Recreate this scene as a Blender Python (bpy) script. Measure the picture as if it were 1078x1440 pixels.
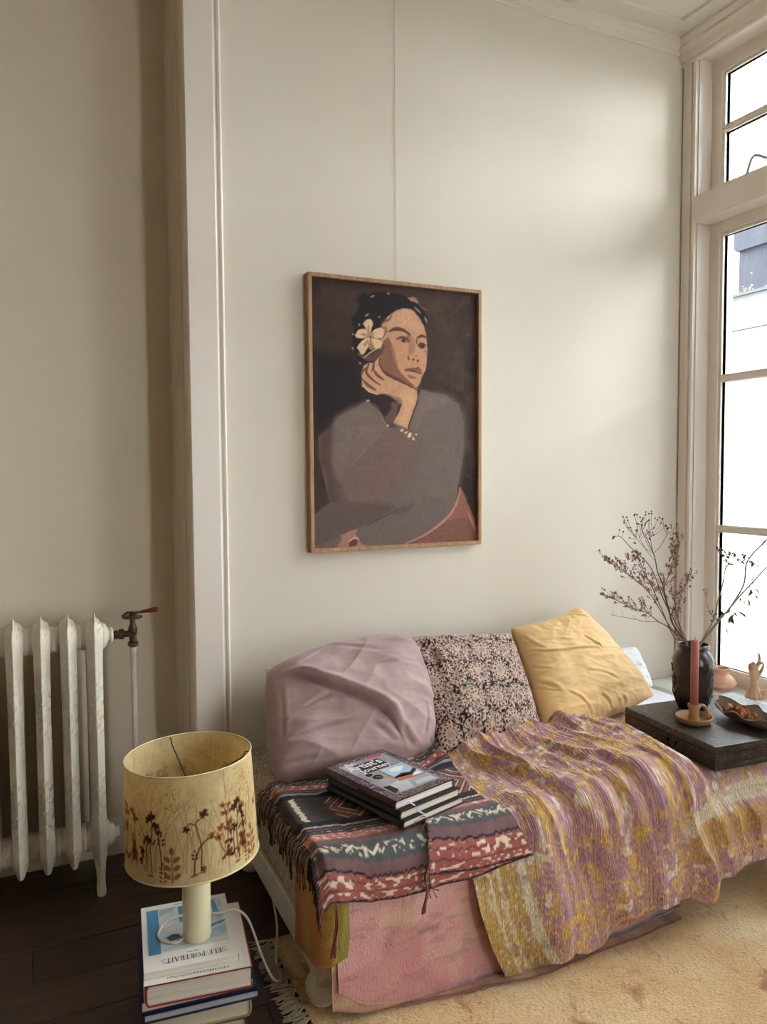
import bpy, bmesh, math, random
import numpy as np
from mathutils import Matrix, Vector

# ------------------------------------------------------------------ clean
for o in list(bpy.data.objects):
    bpy.data.objects.remove(o, do_unlink=True)
SC = bpy.context.scene
COL = SC.collection
random.seed(7)
RNG = np.random.default_rng(7)

# ------------------------------------------------------------------ camera
def setup_camera():
    yaw, pitch, roll = math.radians(24.54), math.radians(3.104), math.radians(-.361)
    fw = Vector((math.sin(yaw)*math.cos(pitch), math.cos(yaw)*math.cos(pitch), -math.sin(pitch)))
    r = Vector((math.cos(yaw), -math.sin(yaw), 0)); up = r.cross(fw)
    r2 = r*math.cos(roll) + up*math.sin(roll); u2 = up*math.cos(roll) - r*math.sin(roll)
    cd = bpy.data.cameras.new('camera'); cam = bpy.data.objects.new('camera', cd); COL.objects.link(cam)
    cd.sensor_fit = 'VERTICAL'; cd.sensor_height = 36.0; cd.lens = 36*1064.3/1440
    cd.clip_start = .05; cd.clip_end = 200
    m = Matrix(((r2.x, u2.x, -fw.x, 0), (r2.y, u2.y, -fw.y, -2.6), (r2.z, u2.z, -fw.z, 1.38), (0, 0, 0, 1)))
    cam.matrix_world = m
    SC.camera = cam
setup_camera()

# ------------------------------------------------------------------ sky (bright overcast) and exposure
def setup_world():
    w = bpy.data.worlds.new('overcast_sky'); SC.world = w; w.use_nodes = True
    nt = w.node_tree; nt.nodes.clear()
    out = nt.nodes.new('ShaderNodeOutputWorld'); bg = nt.nodes.new('ShaderNodeBackground')
    tc = nt.nodes.new('ShaderNodeTexCoord'); nz = nt.nodes.new('ShaderNodeTexNoise'); rp = nt.nodes.new('ShaderNodeValToRGB')
    nz.inputs['Scale'].default_value = 2.2; nz.inputs['Detail'].default_value = 3
    rp.color_ramp.elements[0].position = .3; rp.color_ramp.elements[0].color = (.88, .94, 1, 1)
    rp.color_ramp.elements[1].position = .7; rp.color_ramp.elements[1].color = (.94, .97, 1, 1)
    nt.links.new(tc.outputs['Generated'], nz.inputs['Vector']); nt.links.new(nz.outputs['Fac'], rp.inputs['Fac'])
    nt.links.new(rp.outputs['Color'], bg.inputs['Color']); bg.inputs['Strength'].default_value = 15.0
    nt.links.new(bg.outputs[0], out.inputs[0])
setup_world()
SC.view_settings.view_transform = 'Standard'; SC.view_settings.look = 'None'
SC.view_settings.gamma = 1; SC.view_settings.use_curve_mapping = False
SC.view_settings.exposure = 0.46

# ------------------------------------------------------------------ helpers
def lin(r, g, b):
    f = lambda c: (c/255/12.92) if c <= 10.3 else ((c/255+.055)/1.055)**2.4
    return (f(r), f(g), f(b))
def lin4(*c): return lin(*c) + (1,)

def newmat(name):
    m = bpy.data.materials.new(name); m.use_nodes = True
    nt = m.node_tree; nt.nodes.clear()
    out = nt.nodes.new('ShaderNodeOutputMaterial'); b = nt.nodes.new('ShaderNodeBsdfPrincipled')
    nt.links.new(b.outputs[0], out.inputs[0])
    return m, nt, b
def N(nt, t, **kw):
    n = nt.nodes.new(t)
    for k, v in kw.items():
        if k.startswith('i_'): n.inputs[k[2:].replace('_', ' ')].default_value = v
        else: setattr(n, k, v)
    return n
def L(nt, a, b): nt.links.new(a, b)
def ramp(nt, fac, stops, interp='LINEAR'):
    r = nt.nodes.new('ShaderNodeValToRGB'); cr = r.color_ramp; cr.interpolation = interp
    while len(cr.elements) < len(stops): cr.elements.new(.5)
    for e, (p, c) in zip(cr.elements, stops): e.position = p; e.color = c if len(c) == 4 else tuple(c)+(1,)
    L(nt, fac, r.inputs['Fac']); return r.outputs['Color']
def mixc(nt, fac, a, b, mode='MIX'):
    m = nt.nodes.new('ShaderNodeMix'); m.data_type = 'RGBA'; m.blend_type = mode
    for s, v in ((m.inputs[0], fac), (m.inputs[6], a), (m.inputs[7], b)):
        if hasattr(v, 'is_output'): L(nt, v, s)
        else: s.default_value = v if not isinstance(v, tuple) or len(v) == 4 else v+(1,)
    return m.outputs[2]
def coords(nt, kind='Object', scale=(1, 1, 1), rot=(0, 0, 0)):
    tc = nt.nodes.new('ShaderNodeTexCoord'); mp = nt.nodes.new('ShaderNodeMapping')
    mp.inputs['Scale'].default_value = scale; mp.inputs['Rotation'].default_value = rot
    L(nt, tc.outputs[kind], mp.inputs['Vector']); return mp.outputs['Vector']
def noise(nt, vec, scale, detail=4, rough=.55, dist=0):
    n = N(nt, 'ShaderNodeTexNoise'); n.inputs['Scale'].default_value = scale; n.inputs['Detail'].default_value = detail
    n.inputs['Roughness'].default_value = rough; n.inputs['Distortion'].default_value = dist
    L(nt, vec, n.inputs['Vector']); return n.outputs['Fac']
def bump(nt, h, b, strength=.3, dist=.005, prev=None):
    n = N(nt, 'ShaderNodeBump'); n.inputs['Strength'].default_value = strength; n.inputs['Distance'].default_value = dist
    L(nt, h, n.inputs['Height'])
    if prev is not None: L(nt, prev, n.inputs['Normal'])
    L(nt, n.outputs[0], b.inputs['Normal']); return n.outputs[0]
def plain(name, c1, c2=None, rough=.6, scale=8, stretch=(1, 1, 1), bstr=0, bscale=60, bdist=.002, metal=0, kind='Object', spec=.5, detail=5):
    """one colour varied to a second by noise, plus a fine relief"""
    m, nt, b = newmat(name)
    v = coords(nt, kind, stretch)
    c2 = c2 or c1
    L(nt, ramp(nt, noise(nt, v, scale, detail), [(.3, lin4(*c1)), (.7, lin4(*c2))]), b.inputs['Base Color'])
    b.inputs['Roughness'].default_value = rough; b.inputs['Metallic'].default_value = metal
    b.inputs['Specular IOR Level'].default_value = spec
    if bstr: bump(nt, noise(nt, v, bscale, 3), b, bstr, bdist)
    return m

def setmat(me, mat):
    if mat: me.materials.append(mat)
def tag(o, label=None, cat=None, group=None, kind=None):
    if label: o['label'] = label
    if cat: o['category'] = cat
    if group: o['group'] = group
    if kind: o['kind'] = kind
    return o
def empty(name, loc, label=None, cat=None, group=None, kind=None):
    o = bpy.data.objects.new(name, None); o.empty_display_size = .05; COL.objects.link(o); o.location = loc
    return tag(o, label, cat, group, kind)
def wloc(o):
    p = Vector(o.location)
    while o.parent: o = o.parent; p += Vector(o.location)
    return p
def link(name, me, mat, parent=None, loc=(0, 0, 0)):
    setmat(me, mat); o = bpy.data.objects.new(name, me); COL.objects.link(o)
    o.location = loc; o.parent = parent
    return o
def mk(name, V, F, mat=None, parent=None, smooth=False, col=None, uv=None, local=False):
    """mesh from world-space vertices; origin moved to the mesh's base (children stay relative to the parent)"""
    V = np.asarray(V, float).reshape(-1, 3)
    base = np.array([(V[:, 0].min()+V[:, 0].max())/2, (V[:, 1].min()+V[:, 1].max())/2, V[:, 2].min()])
    me = bpy.data.meshes.new(name)
    W = V-base
    if isinstance(F, np.ndarray) and F.ndim == 2:
        n, k = F.shape
        me.vertices.add(len(W)); me.vertices.foreach_set('co', W.ravel())
        me.loops.add(n*k); me.loops.foreach_set('vertex_index', F.astype(np.int32).ravel())
        me.polygons.add(n); me.polygons.foreach_set('loop_start', np.arange(0, n*k, k, dtype=np.int32))
        me.update(calc_edges=True); me.validate()
    else:
        me.from_pydata([tuple(v) for v in W], [], [tuple(f) for f in F])
    if smooth: me.polygons.foreach_set('use_smooth', np.ones(len(me.polygons), bool))
    if col is not None:
        a = me.color_attributes.new('Col', 'FLOAT_COLOR', 'POINT')
        c = np.ones((len(W), 4)); c[:, :3] = col; a.data.foreach_set('color', c.ravel())
    if uv is not None:
        l = me.uv_layers.new(name='UVMap'); vi = np.empty(len(me.loops), np.int32); me.loops.foreach_get('vertex_index', vi)
        l.data.foreach_set('uv', np.asarray(uv, float)[vi].ravel())
    me.update()
    p = Vector(base)
    if parent is not None and not local: p = p - wloc(parent)
    return link(name, me, mat, parent, p)

def box_vf(x0, x1, y0, y1, z0, z1):
    V = [(x, y, z) for z in (z0, z1) for y in (y0, y1) for x in (x0, x1)]
    F = [(0, 2, 3, 1), (4, 5, 7, 6), (0, 1, 5, 4), (2, 6, 7, 3), (0, 4, 6, 2), (1, 3, 7, 5)]
    return V, F
def box(name, x0, x1, y0, y1, z0, z1, mat, parent=None, bev=0, seg=1):
    V, F = box_vf(min(x0, x1), max(x0, x1), min(y0, y1), max(y0, y1), min(z0, z1), max(z0, z1))
    o = mk(name, V, F, mat, parent)
    if bev: bevel(o, bev, seg)
    return o
def bevel(o, w, seg=2):
    bm = bmesh.new(); bm.from_mesh(o.data)
    bmesh.ops.bevel(bm, geom=bm.edges[:], offset=w, segments=seg, affect='EDGES', profile=.5)
    bm.to_mesh(o.data); bm.free(); o.data.update()
class MB:
    """collects shapes into one mesh"""
    def __init__(s): s.V = []; s.F = []
    def add(s, V, F):
        k = len(s.V); s.V += [tuple(v) for v in V]; s.F += [tuple(i+k for i in f) for f in F]; return s
    def box(s, *a): return s.add(*box_vf(*a))
    def tube(s, pts, r, n=8, cap=True): return s.add(*tube_vf(pts, r, n, cap))
    def lathe(s, prof, c, n=32, ax=None): return s.add(*lathe_vf(prof, c, n))
    def build(s, name, mat, parent=None, smooth=False, **k): return mk(name, s.V, s.F, mat, parent, smooth, **k)
def tube_vf(pts, r, n=8, cap=True):
    P = [Vector(p) for p in pts]; R = r if hasattr(r, '__len__') else [r]*len(P)
    V = []; F = []
    t0 = (P[1]-P[0]).normalized(); a = Vector((0, 0, 1)) if abs(t0.z) < .9 else Vector((1, 0, 0))
    u = t0.cross(a).normalized()
    for i, p in enumerate(P):
        t = ((P[min(i+1, len(P)-1)]-P[max(i-1, 0)])).normalized()
        u = (u-t*u.dot(t)).normalized(); w = t.cross(u)
        for k in range(n):
            q = 2*math.pi*k/n; V.append(p+(u*math.cos(q)+w*math.sin(q))*R[i])
    for i in range(len(P)-1):
        for k in range(n):
            F.append((i*n+k, i*n+(k+1) % n, (i+1)*n+(k+1) % n, (i+1)*n+k))
    if cap:
        F.append(tuple(range(n))[::-1]); F.append(tuple((len(P)-1)*n+k for k in range(n)))
    return V, F
def spline(pts, m=8):
    """Catmull-Rom through the points"""
    P = [np.array(p, float) for p in pts]; out = []
    for i in range(len(P)-1):
        a = P[i-1] if i else 2*P[0]-P[1]; b = P[i]; c = P[i+1]; d = P[i+2] if i+2 < len(P) else 2*P[-1]-P[-2]
        for k in range(m):
            t = k/m; out.append(.5*((2*b)+(c-a)*t+(2*a-5*b+4*c-d)*t*t+(3*b-a-3*c+d)*t**3))
    out.append(P[-1]); return out
def lathe_vf(prof, c, n=32):
    V = []; F = []
    for (r, z) in prof:
        for k in range(n):
            q = 2*math.pi*k/n; V.append((c[0]+r*math.cos(q), c[1]+r*math.sin(q), c[2]+z))
    for i in range(len(prof)-1):
        for k in range(n):
            F.append((i*n+k, i*n+(k+1) % n, (i+1)*n+(k+1) % n, (i+1)*n+k))
    if prof[0][0] > 1e-6: F.append(tuple(range(n))[::-1])
    if prof[-1][0] > 1e-6: F.append(tuple((len(prof)-1)*n+k for k in range(n)))
    return V, F
def extr(prof, ax, a, b):
    """closed 2D profile extruded along an axis; profile coordinates are the other two axes in order"""
    n = len(prof); V = []
    for t in (a, b):
        for (p, q) in prof:
            V.append({'x': (t, p, q), 'y': (p, t, q), 'z': (p, q, t)}[ax])
    F = [tuple(range(n)), tuple(range(n, 2*n))[::-1]] + [(i, i+n, (i+1) % n+n, (i+1) % n) for i in range(n)]
    return V, F
def fixn(o):
    bm = bmesh.new(); bm.from_mesh(o.data); bmesh.ops.recalc_face_normals(bm, faces=bm.faces[:]); bm.to_mesh(o.data); bm.free()
    return o
# value noise on arrays
_PERM = RNG.random((64, 64, 8))
def vnoise(x, y, k=0):
    x = np.asarray(x, float); y = np.asarray(y, float)
    xi = np.floor(x).astype(int); yi = np.floor(y).astype(int); fx = x-xi; fy = y-yi
    fx = fx*fx*(3-2*fx); fy = fy*fy*(3-2*fy); g = _PERM[:, :, k % 8]
    a = g[xi % 64, yi % 64]; b = g[(xi+1) % 64, yi % 64]; c = g[xi % 64, (yi+1) % 64]; d = g[(xi+1) % 64, (yi+1) % 64]
    return (a*(1-fx)+b*fx)*(1-fy)+(c*(1-fx)+d*fx)*fy
def fbm(x, y, k=0, o=4):
    s = 0; a = 1; t = 0
    for i in range(o): s = s+a*vnoise(x*2**i+17*i, y*2**i+5*i, k+i); t += a; a *= .5
    return s/t
def sm(a, b, x): t = np.clip((x-a)/(b-a), 0, 1); return t*t*(3-2*t)
def grid_faces(nu, nv):
    i = np.arange(nu-1)[:, None]*nv + np.arange(nv-1)[None]; i = i.ravel()
    return np.stack([i, i+nv, i+nv+1, i+1], 1)
def sheet(name, P, mat, parent=None, col=None, uv=None, th=.004, flip=False):
    """cloth: grid of points (nu,nv,3); a narrow turned-under rim gives the hem its thickness"""
    nu, nv = P.shape[:2]
    du = np.gradient(P, axis=0); dv = np.gradient(P, axis=1); n = np.cross(du, dv); n /= np.linalg.norm(n, axis=2, keepdims=True)+1e-12
    if flip: n = -n
    B = P-n*th
    V = np.concatenate([P.reshape(-1, 3), B.reshape(-1, 3)]); F = grid_faces(nu, nv); k = nu*nv
    if flip: F = F[:, ::-1]
    idx = np.arange(k).reshape(nu, nv)
    ring = np.concatenate([idx[0, :], idx[1:, -1], idx[-1, ::-1][1:], idx[::-1, 0][1:]])
    R = np.stack([ring[:-1], ring[:-1]+k, ring[1:]+k, ring[1:]], 1)
    if flip: R = R[:, ::-1]
    F = np.concatenate([F, F[:, ::-1]+k, R])
    dup = lambda a: None if a is None else np.concatenate([a.reshape(k, -1)]*2)
    return mk(name, V, F, mat, parent, True, dup(col), dup(uv))

# ------------------------------------------------------------------ shared paint materials
M = {}
def wall_paint():
    m, nt, b = newmat('cream_wall_paint'); v = coords(nt)
    L(nt, ramp(nt, noise(nt, v, 1.3, 4), [(.3, lin4(230, 219, 204)), (.7, lin4(236, 226, 212))]), b.inputs['Base Color'])
    b.inputs['Roughness'].default_value = .9; b.inputs['Specular IOR Level'].default_value = .12
    bump(nt, noise(nt, v, 90, 4), b, .12, .002); return m
M['wall'] = wall_paint()
M['wall_dim'] = plain('shaded_cream_wall_paint', (222, 207, 184), (228, 214, 192), .6, 1.5, bstr=.1, bscale=90)  # the cream wall paint again, with the recess shade put into its colour
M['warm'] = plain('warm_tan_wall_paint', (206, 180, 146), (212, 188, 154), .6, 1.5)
M['trim'] = plain('off_white_gloss_trim', (233, 220, 207), (238, 227, 215), .38, 3, bstr=.06, bscale=40)
M['white'] = plain('white_sill_paint', (240, 238, 234), (246, 244, 241), .3, 3)
M['ceil'] = plain('ceiling_paint', (226, 219, 205), (232, 225, 212), .6, 2, bstr=.08)

# ------------------------------------------------------------------ room shell
def S(o): o['kind'] = 'structure'; return o
X1, ZC = 2.68, 3.265
def build_floor():
    m, nt, b = newmat('dark_oak_boards'); v = coords(nt, 'Object', (1.5, 14, 14))
    oi = N(nt, 'ShaderNodeObjectInfo')
    g = noise(nt, v, 4, 8, .6, .6)
    c = ramp(nt, g, [(.25, lin4(46, 33, 27)), (.5, lin4(66, 48, 39)), (.8, lin4(88, 68, 54))])
    hv = N(nt, 'ShaderNodeHueSaturation'); mr = N(nt, 'ShaderNodeMapRange'); mr.inputs[3].default_value = .75; mr.inputs[4].default_value = 1.2
    L(nt, oi.outputs['Random'], mr.inputs[0]); L(nt, mr.outputs[0], hv.inputs['Value']); L(nt, c, hv.inputs['Color'])
    L(nt, hv.outputs[0], b.inputs['Base Color']); b.inputs['Roughness'].default_value = .42
    bump(nt, g, b, .15, .002)
    fl = S(box('floor', -3.2, 2.9, -4.6, .3, -.1, -.012, m))
    w = .165; me = {}
    for r in range(30):
        y1 = .25-r*w
        cuts = [-3.2]; x = -3.2+(.4+.55*((r*37) % 5))
        while x < 2.68: cuts.append(x); x += 2.2
        cuts.append(2.68)
        for a, c_ in zip(cuts[:-1], cuts[1:]):
            key = round(c_-a, 3)
            if key not in me:
                V, F = box_vf(-key/2+.0008, key/2-.0008, -w/2+.0009, w/2-.0009, 0, .012)
                o = mk('plank', V, F, m, fl); bevel(o, .0012, 1); me[key] = o.data; bpy.data.objects.remove(o)
            o = bpy.data.objects.new('plank', me[key]); COL.objects.link(o); o.parent = fl
            o.location = Vector(((a+c_)/2, y1-w/2, -.012)) - fl.location
build_floor()

def build_shell():
    S(box('wall_back', .472, 3.0, 0, .3, 0, ZC+.1, M['wall']))
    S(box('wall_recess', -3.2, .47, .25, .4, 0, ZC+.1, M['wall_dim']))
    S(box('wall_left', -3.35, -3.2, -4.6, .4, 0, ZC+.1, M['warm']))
    t = MB()
    for (a, b_) in ((-3.35, 1.95), (2.5, 3.0)): t.box(a, b_, -4.75, -4.6, 0, ZC+.1)
    for (a, b_) in ((1.95, 2.5),): t.box(a, b_, -4.75, -4.6, 0, .5); t.box(a, b_, -4.75, -4.6, 3.0, ZC+.1)  # opening for the added fill window
    S(t.build('wall_front', M['warm']))
    S(box('ceiling', -3.35, 3.0, -4.75, .4, ZC, ZC+.15, M['ceil']))
    # window wall: the visible tall opening and an unseen second one added for light
    mb = MB(); xb = X1+.22
    ys = [0, -.078, -1.46, -1.86, -3.24, -4.6]
    mb.box(X1, xb, ys[1], ys[0], 0, ZC+.05); mb.box(X1, xb, ys[3], ys[2], 0, ZC+.05); mb.box(X1, xb, ys[5], ys[4], 0, ZC+.05)
    for a, b_ in ((2, 1), (4, 3)):
        mb.box(X1, xb, ys[a], ys[b_], 0, .40); mb.box(X1, xb, ys[a], ys[b_], 3.172, ZC+.05)
    S(mb.build('wall_right', M['trim']))
    # flat pilaster casing with its bead, beside the alcove
    t = MB()
    t.add(*extr([(.470, 0), (.470, -.018), (.474, -.022), (.566, -.022), (.572, -.018), (.574, -.008), (.578, -.008), (.582, -.014), (.588, -.016), (.594, -.012), (.597, 0)], 'z', 0, ZC))
    S(fixn(t.build('trim_1', M['trim'])))
    # moulded return that steps back into the radiator recess
    t = MB()
    t.add(*extr([(.4725, -.015), (.466, -.012), (.464, .02), (.468, .03), (.468, .055), (.460, .062), (.4585, .085), (.464, .095), (.464, .12), (.456, .13), (.454, .16), (.460, .17), (.460, .2), (.452, .215), (.450, .25), (.4725, .25)], 'z', 0, ZC))
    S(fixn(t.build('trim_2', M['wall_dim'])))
    # baseboards
    bb = lambda y: [(y, 0), (y-.016, 0), (y-.016, .10), (y-.011, .112), (y-.011, .122), (y-.004, .13), (y, .13)]
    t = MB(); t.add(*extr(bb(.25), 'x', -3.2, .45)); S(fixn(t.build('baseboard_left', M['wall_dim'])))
    # cornices
    c = [(0, ZC), (0, ZC-.058), (-.006, ZC-.058), (-.012, ZC-.050), (-.012, ZC-.042), (-.022, ZC-.034), (-.030, ZC-.020), (-.038, ZC-.018), (-.040, ZC-.006), (-.040, ZC)]
    t = MB(); t.add(*extr(c, 'x', .597, X1-.03)); S(fixn(t.build('trim_3', M['wall'])))
    c = [(X1, ZC), (X1, ZC-.105), (X1-.022, ZC-.105), (X1-.028, ZC-.098), (X1-.028, ZC-.085), (X1-.034, ZC-.080), (X1-.042, ZC-.055), (X1-.055, ZC-.040), (X1-.055, ZC-.028), (X1-.075, ZC-.014), (X1-.075, ZC)]
    t = MB(); t.add(*extr([(p, q) for p, q in c], 'y', -4.6, 0)); S(fixn(t.build('trim_4', M['trim'])))
    # raised field moulding on the ceiling
    t = MB(); z0 = ZC-.012
    t.box(-2.8, 2.528, -.142, -.128, z0, ZC); t.box(2.514, 2.528, -4.2, -.142, z0, ZC)
    t.box(-2.8, 2.528, -4.2, -4.186, z0, ZC); t.box(-2.8, -2.786, -4.2, -.142, z0, ZC)
    S(t.build('trim_5', M['ceil']))
build_shell()

def glass_mat():
    m = bpy.data.materials.new('window_glass'); m.use_nodes = True; nt = m.node_tree; nt.nodes.clear()
    out = N(nt, 'ShaderNodeOutputMaterial'); tr = N(nt, 'ShaderNodeBsdfTransparent'); gl = N(nt, 'ShaderNodeBsdfGlossy')
    gl.inputs['Roughness'].default_value = .02; tr.inputs['Color'].default_value = (.96, .985, .98, 1)
    fr = N(nt, 'ShaderNodeFresnel'); fr.inputs['IOR'].default_value = 1.3; mx = N(nt, 'ShaderNodeMixShader')
    L(nt, fr.outputs[0], mx.inputs[0]); L(nt, tr.outputs[0], mx.inputs[1]); L(nt, gl.outputs[0], mx.inputs[2]); L(nt, mx.outputs[0], out.inputs[0])
    return m
M['glass'] = glass_mat()
M['putty'] = plain('pale_grey_outer_bead', (176, 180, 190), rough=.5)
def build_window(name, yA, yB):
    """tall window: fixed transom, hinged upper light, long lower light; yA is the jamb near the back wall, yB the far one"""
    w = S(empty(name, (X1, (yA+yB)/2, .42)))
    T = M['trim']
    # casing round the opening
    cz = MB()
    for (e, s) in ((yA, 1), (yB, -1)):
        prof = [(X1, e+s*.068), (X1-.018, e+s*.068), (X1-.020, e+s*.022), (X1-.012, e+s*.019), (X1-.012, e+s*.013), (X1-.020, e+s*.009), (X1-.016, e), (X1, e)]
        cz.add(*extr(prof, 'z', .40, 3.175))
    cz.box(X1-.016, X1, yB-.009, yA+.009, 3.165, 3.18)
    fixn(cz.build('casing', T, w))
    # jamb lining
    j = MB(); j.box(X1, X1+.2, yA-.006, yA, .40, 3.172); j.box(X1, X1+.2, yB, yB+.006, .40, 3.172); j.box(X1, X1+.2, yB, yA, 3.166, 3.172)
    j.build('jamb_lining', T, w)
    # transom with moulded lower lip
    prof = [(X1-.018, 2.575), (X1+.2, 2.575), (X1+.2, 2.462), (X1+.0, 2.462), (X1-.012, 2.470), (X1-.012, 2.480), (X1-.018, 2.488)]
    t = MB(); t.add(*extr(prof, 'y', yB-.009, yA+.009)); fixn(t.build('transom', T, w))
    xs0, xs1 = X1+.075, X1+.115; ya, yb = yA-.006, yB+.006; ym = (yA+yB)/2
    def light(nm, z0, z1, g0, g1, bars):
        """one sash: stiles, rails, glazing bars and panes"""
        sash = empty(nm, (X1, ym, z0)); sash.parent = w; sash.location = Vector((xs0, ym, z0))-wloc(w)
        gy0, gy1 = ya-.066, yb+.066
        f = MB(); f.box(xs0, xs1, gy0+.014, ya, z0, z1); f.box(xs0, xs1, yb, gy1-.014, z0, z1)
        f.box(xs0, xs1, gy1-.014, gy0+.014, g1+.014, z1); f.box(xs0, xs1, gy1-.014, gy0+.014, z0, g0-.014)
        f.box(xs0, xs1, ym-.035, ym+.035, g0-.014, g1+.014)
        f.build('sash_frame', T, sash)
        zs = [g0]+[v for b in bars for v in b]+[g1]
        for (a, b) in ((gy1, ym-.035-.014), (ym+.035+.014, gy0)):
            mo = MB()
            for k in range(0, len(zs), 2):
                p, q = zs[k], zs[k+1]
                for e, d in ((.014, .008), (.007, .018)):
                    mo.box(xs0+d, xs1-.004, b, b+e, p-e, q+e); mo.box(xs0+d, xs1-.004, a-e, a, p-e, q+e)
                    mo.box(xs0+d, xs1-.004, a, b, q, q+e); mo.box(xs0+d, xs1-.004, a, b, p-e, p)
            mo.build('glazing_moulding', T, sash)
            for k in range(1, len(zs)-1, 2):
                p, q = zs[k], zs[k+1]; c = (p+q)/2
                br = MB(); br.add(*extr([(xs0+.004, c-.006), (xs0+.004, c+.006), (xs0+.016, c+.012), (xs0+.02, q), (xs1, q), (xs1, p), (xs0+.02, p), (xs0+.016, c-.012)], 'y', a, b))
                fixn(br.build('glazing_bar', T, sash))
            for k in range(0, len(zs), 2):
                p, q = zs[k], zs[k+1]
                box('pane', xs1-.012, xs1-.008, a-.004, b+.004, p-.004, q+.004, M['glass'], sash)
                o = MB(); xo = xs1-.008
                for e in ((b, b+.003, p, q), (a-.003, a, p, q)): o.box(xo, xs1+.004, *e)
                o.build('outer_bead', M['putty'], sash)
        return sash
    up = light('upper_sash', 2.575, 3.166, 2.628, 3.092, [(2.842, 2.874)])
    lo = light('lower_sash', .425, 2.462, .494, 2.400, [(1.097, 1.129), (1.763, 1.796)])
    return w, up, lo
W1, UP1, LO1 = build_window('window_1', -.078, -1.46)
W2, UP2, LO2 = build_window('window_2', -1.86, -3.24)  # out of view, added to let more daylight into the room
def fill_window():
    """unseen narrow window added behind the camera to give frontal fill light"""
    for k, (a, b) in enumerate(((1.95, 2.5),)):
        w = S(empty('window_%d' % (3+k), ((a+b)/2, -4.68, .5))); f = MB()
        f.box(a, a+.07, -4.72, -4.66, .5, 3.0); f.box(b-.07, b, -4.72, -4.66, .5, 3.0); f.box(a, b, -4.72, -4.66, .5, .58); f.box(a, b, -4.72, -4.66, 2.92, 3.0); f.box(a, b, -4.72, -4.66, 1.72, 1.79)
        f.build('window_frame', M['trim'], w)
        for z0, z1 in ((.58, 1.72), (1.79, 2.92)): box('pane', a+.07, b-.07, -4.692, -4.688, z0, z1, M['glass'], w)
        box('window_sill', a-.05, b+.05, -4.62, -4.5, .46, .5, M['white'], w)
fill_window()
def window_stay():
    m = plain('painted_metal_stay', (196, 194, 198), rough=.3)
    y = -.318; x = X1+.06
    t = MB(); t.tube(spline([(x, -.296, 2.562), (x-.012, -.292, 2.580), (x-.014, -.300, 2.615), (x-.012, -.318, 2.662), (x-.008, -.34, 2.668), (x+.004, -.39, 2.640), (x+.012, -.47, 2.612)], 6), .0065, 8)
    t.tube(spline([(x, -.296, 2.566), (x-.006, -.306, 2.556), (x-.004, -.314, 2.566), (x+.003, -.308, 2.574)], 4), .005, 6)
    t.box(x+.002, x+.018, -.49, -.43, 2.598, 2.622)
    t.build('window_stay', m, UP1, True)
window_stay()
def window_sill():
    for w, a, b in ((W1, -.018, -1.50), (W2, -1.82, -3.28)):
        t = MB()
        t.add(*extr([(X1+.075, .405), (X1+.075, .425), (2.634, .425), (2.634, .420), (2.629, .420), (2.629, .425), (2.585, .425), (2.585, .419), (2.579, .419), (2.579, .425), (2.50, .424), (2.478, .418), (2.466, .405), (2.462, .385), (2.466, .37), (2.48, .36), (X1, .36), (X1, .405)], 'y', b, a))
        fixn(t.build('window_sill', M['white'], w))
        t = MB(); t.box(2.50, X1, b+.02, a-.02, 0, .36); t.build('sill_panel', M['trim'], w)
window_sill()

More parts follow.
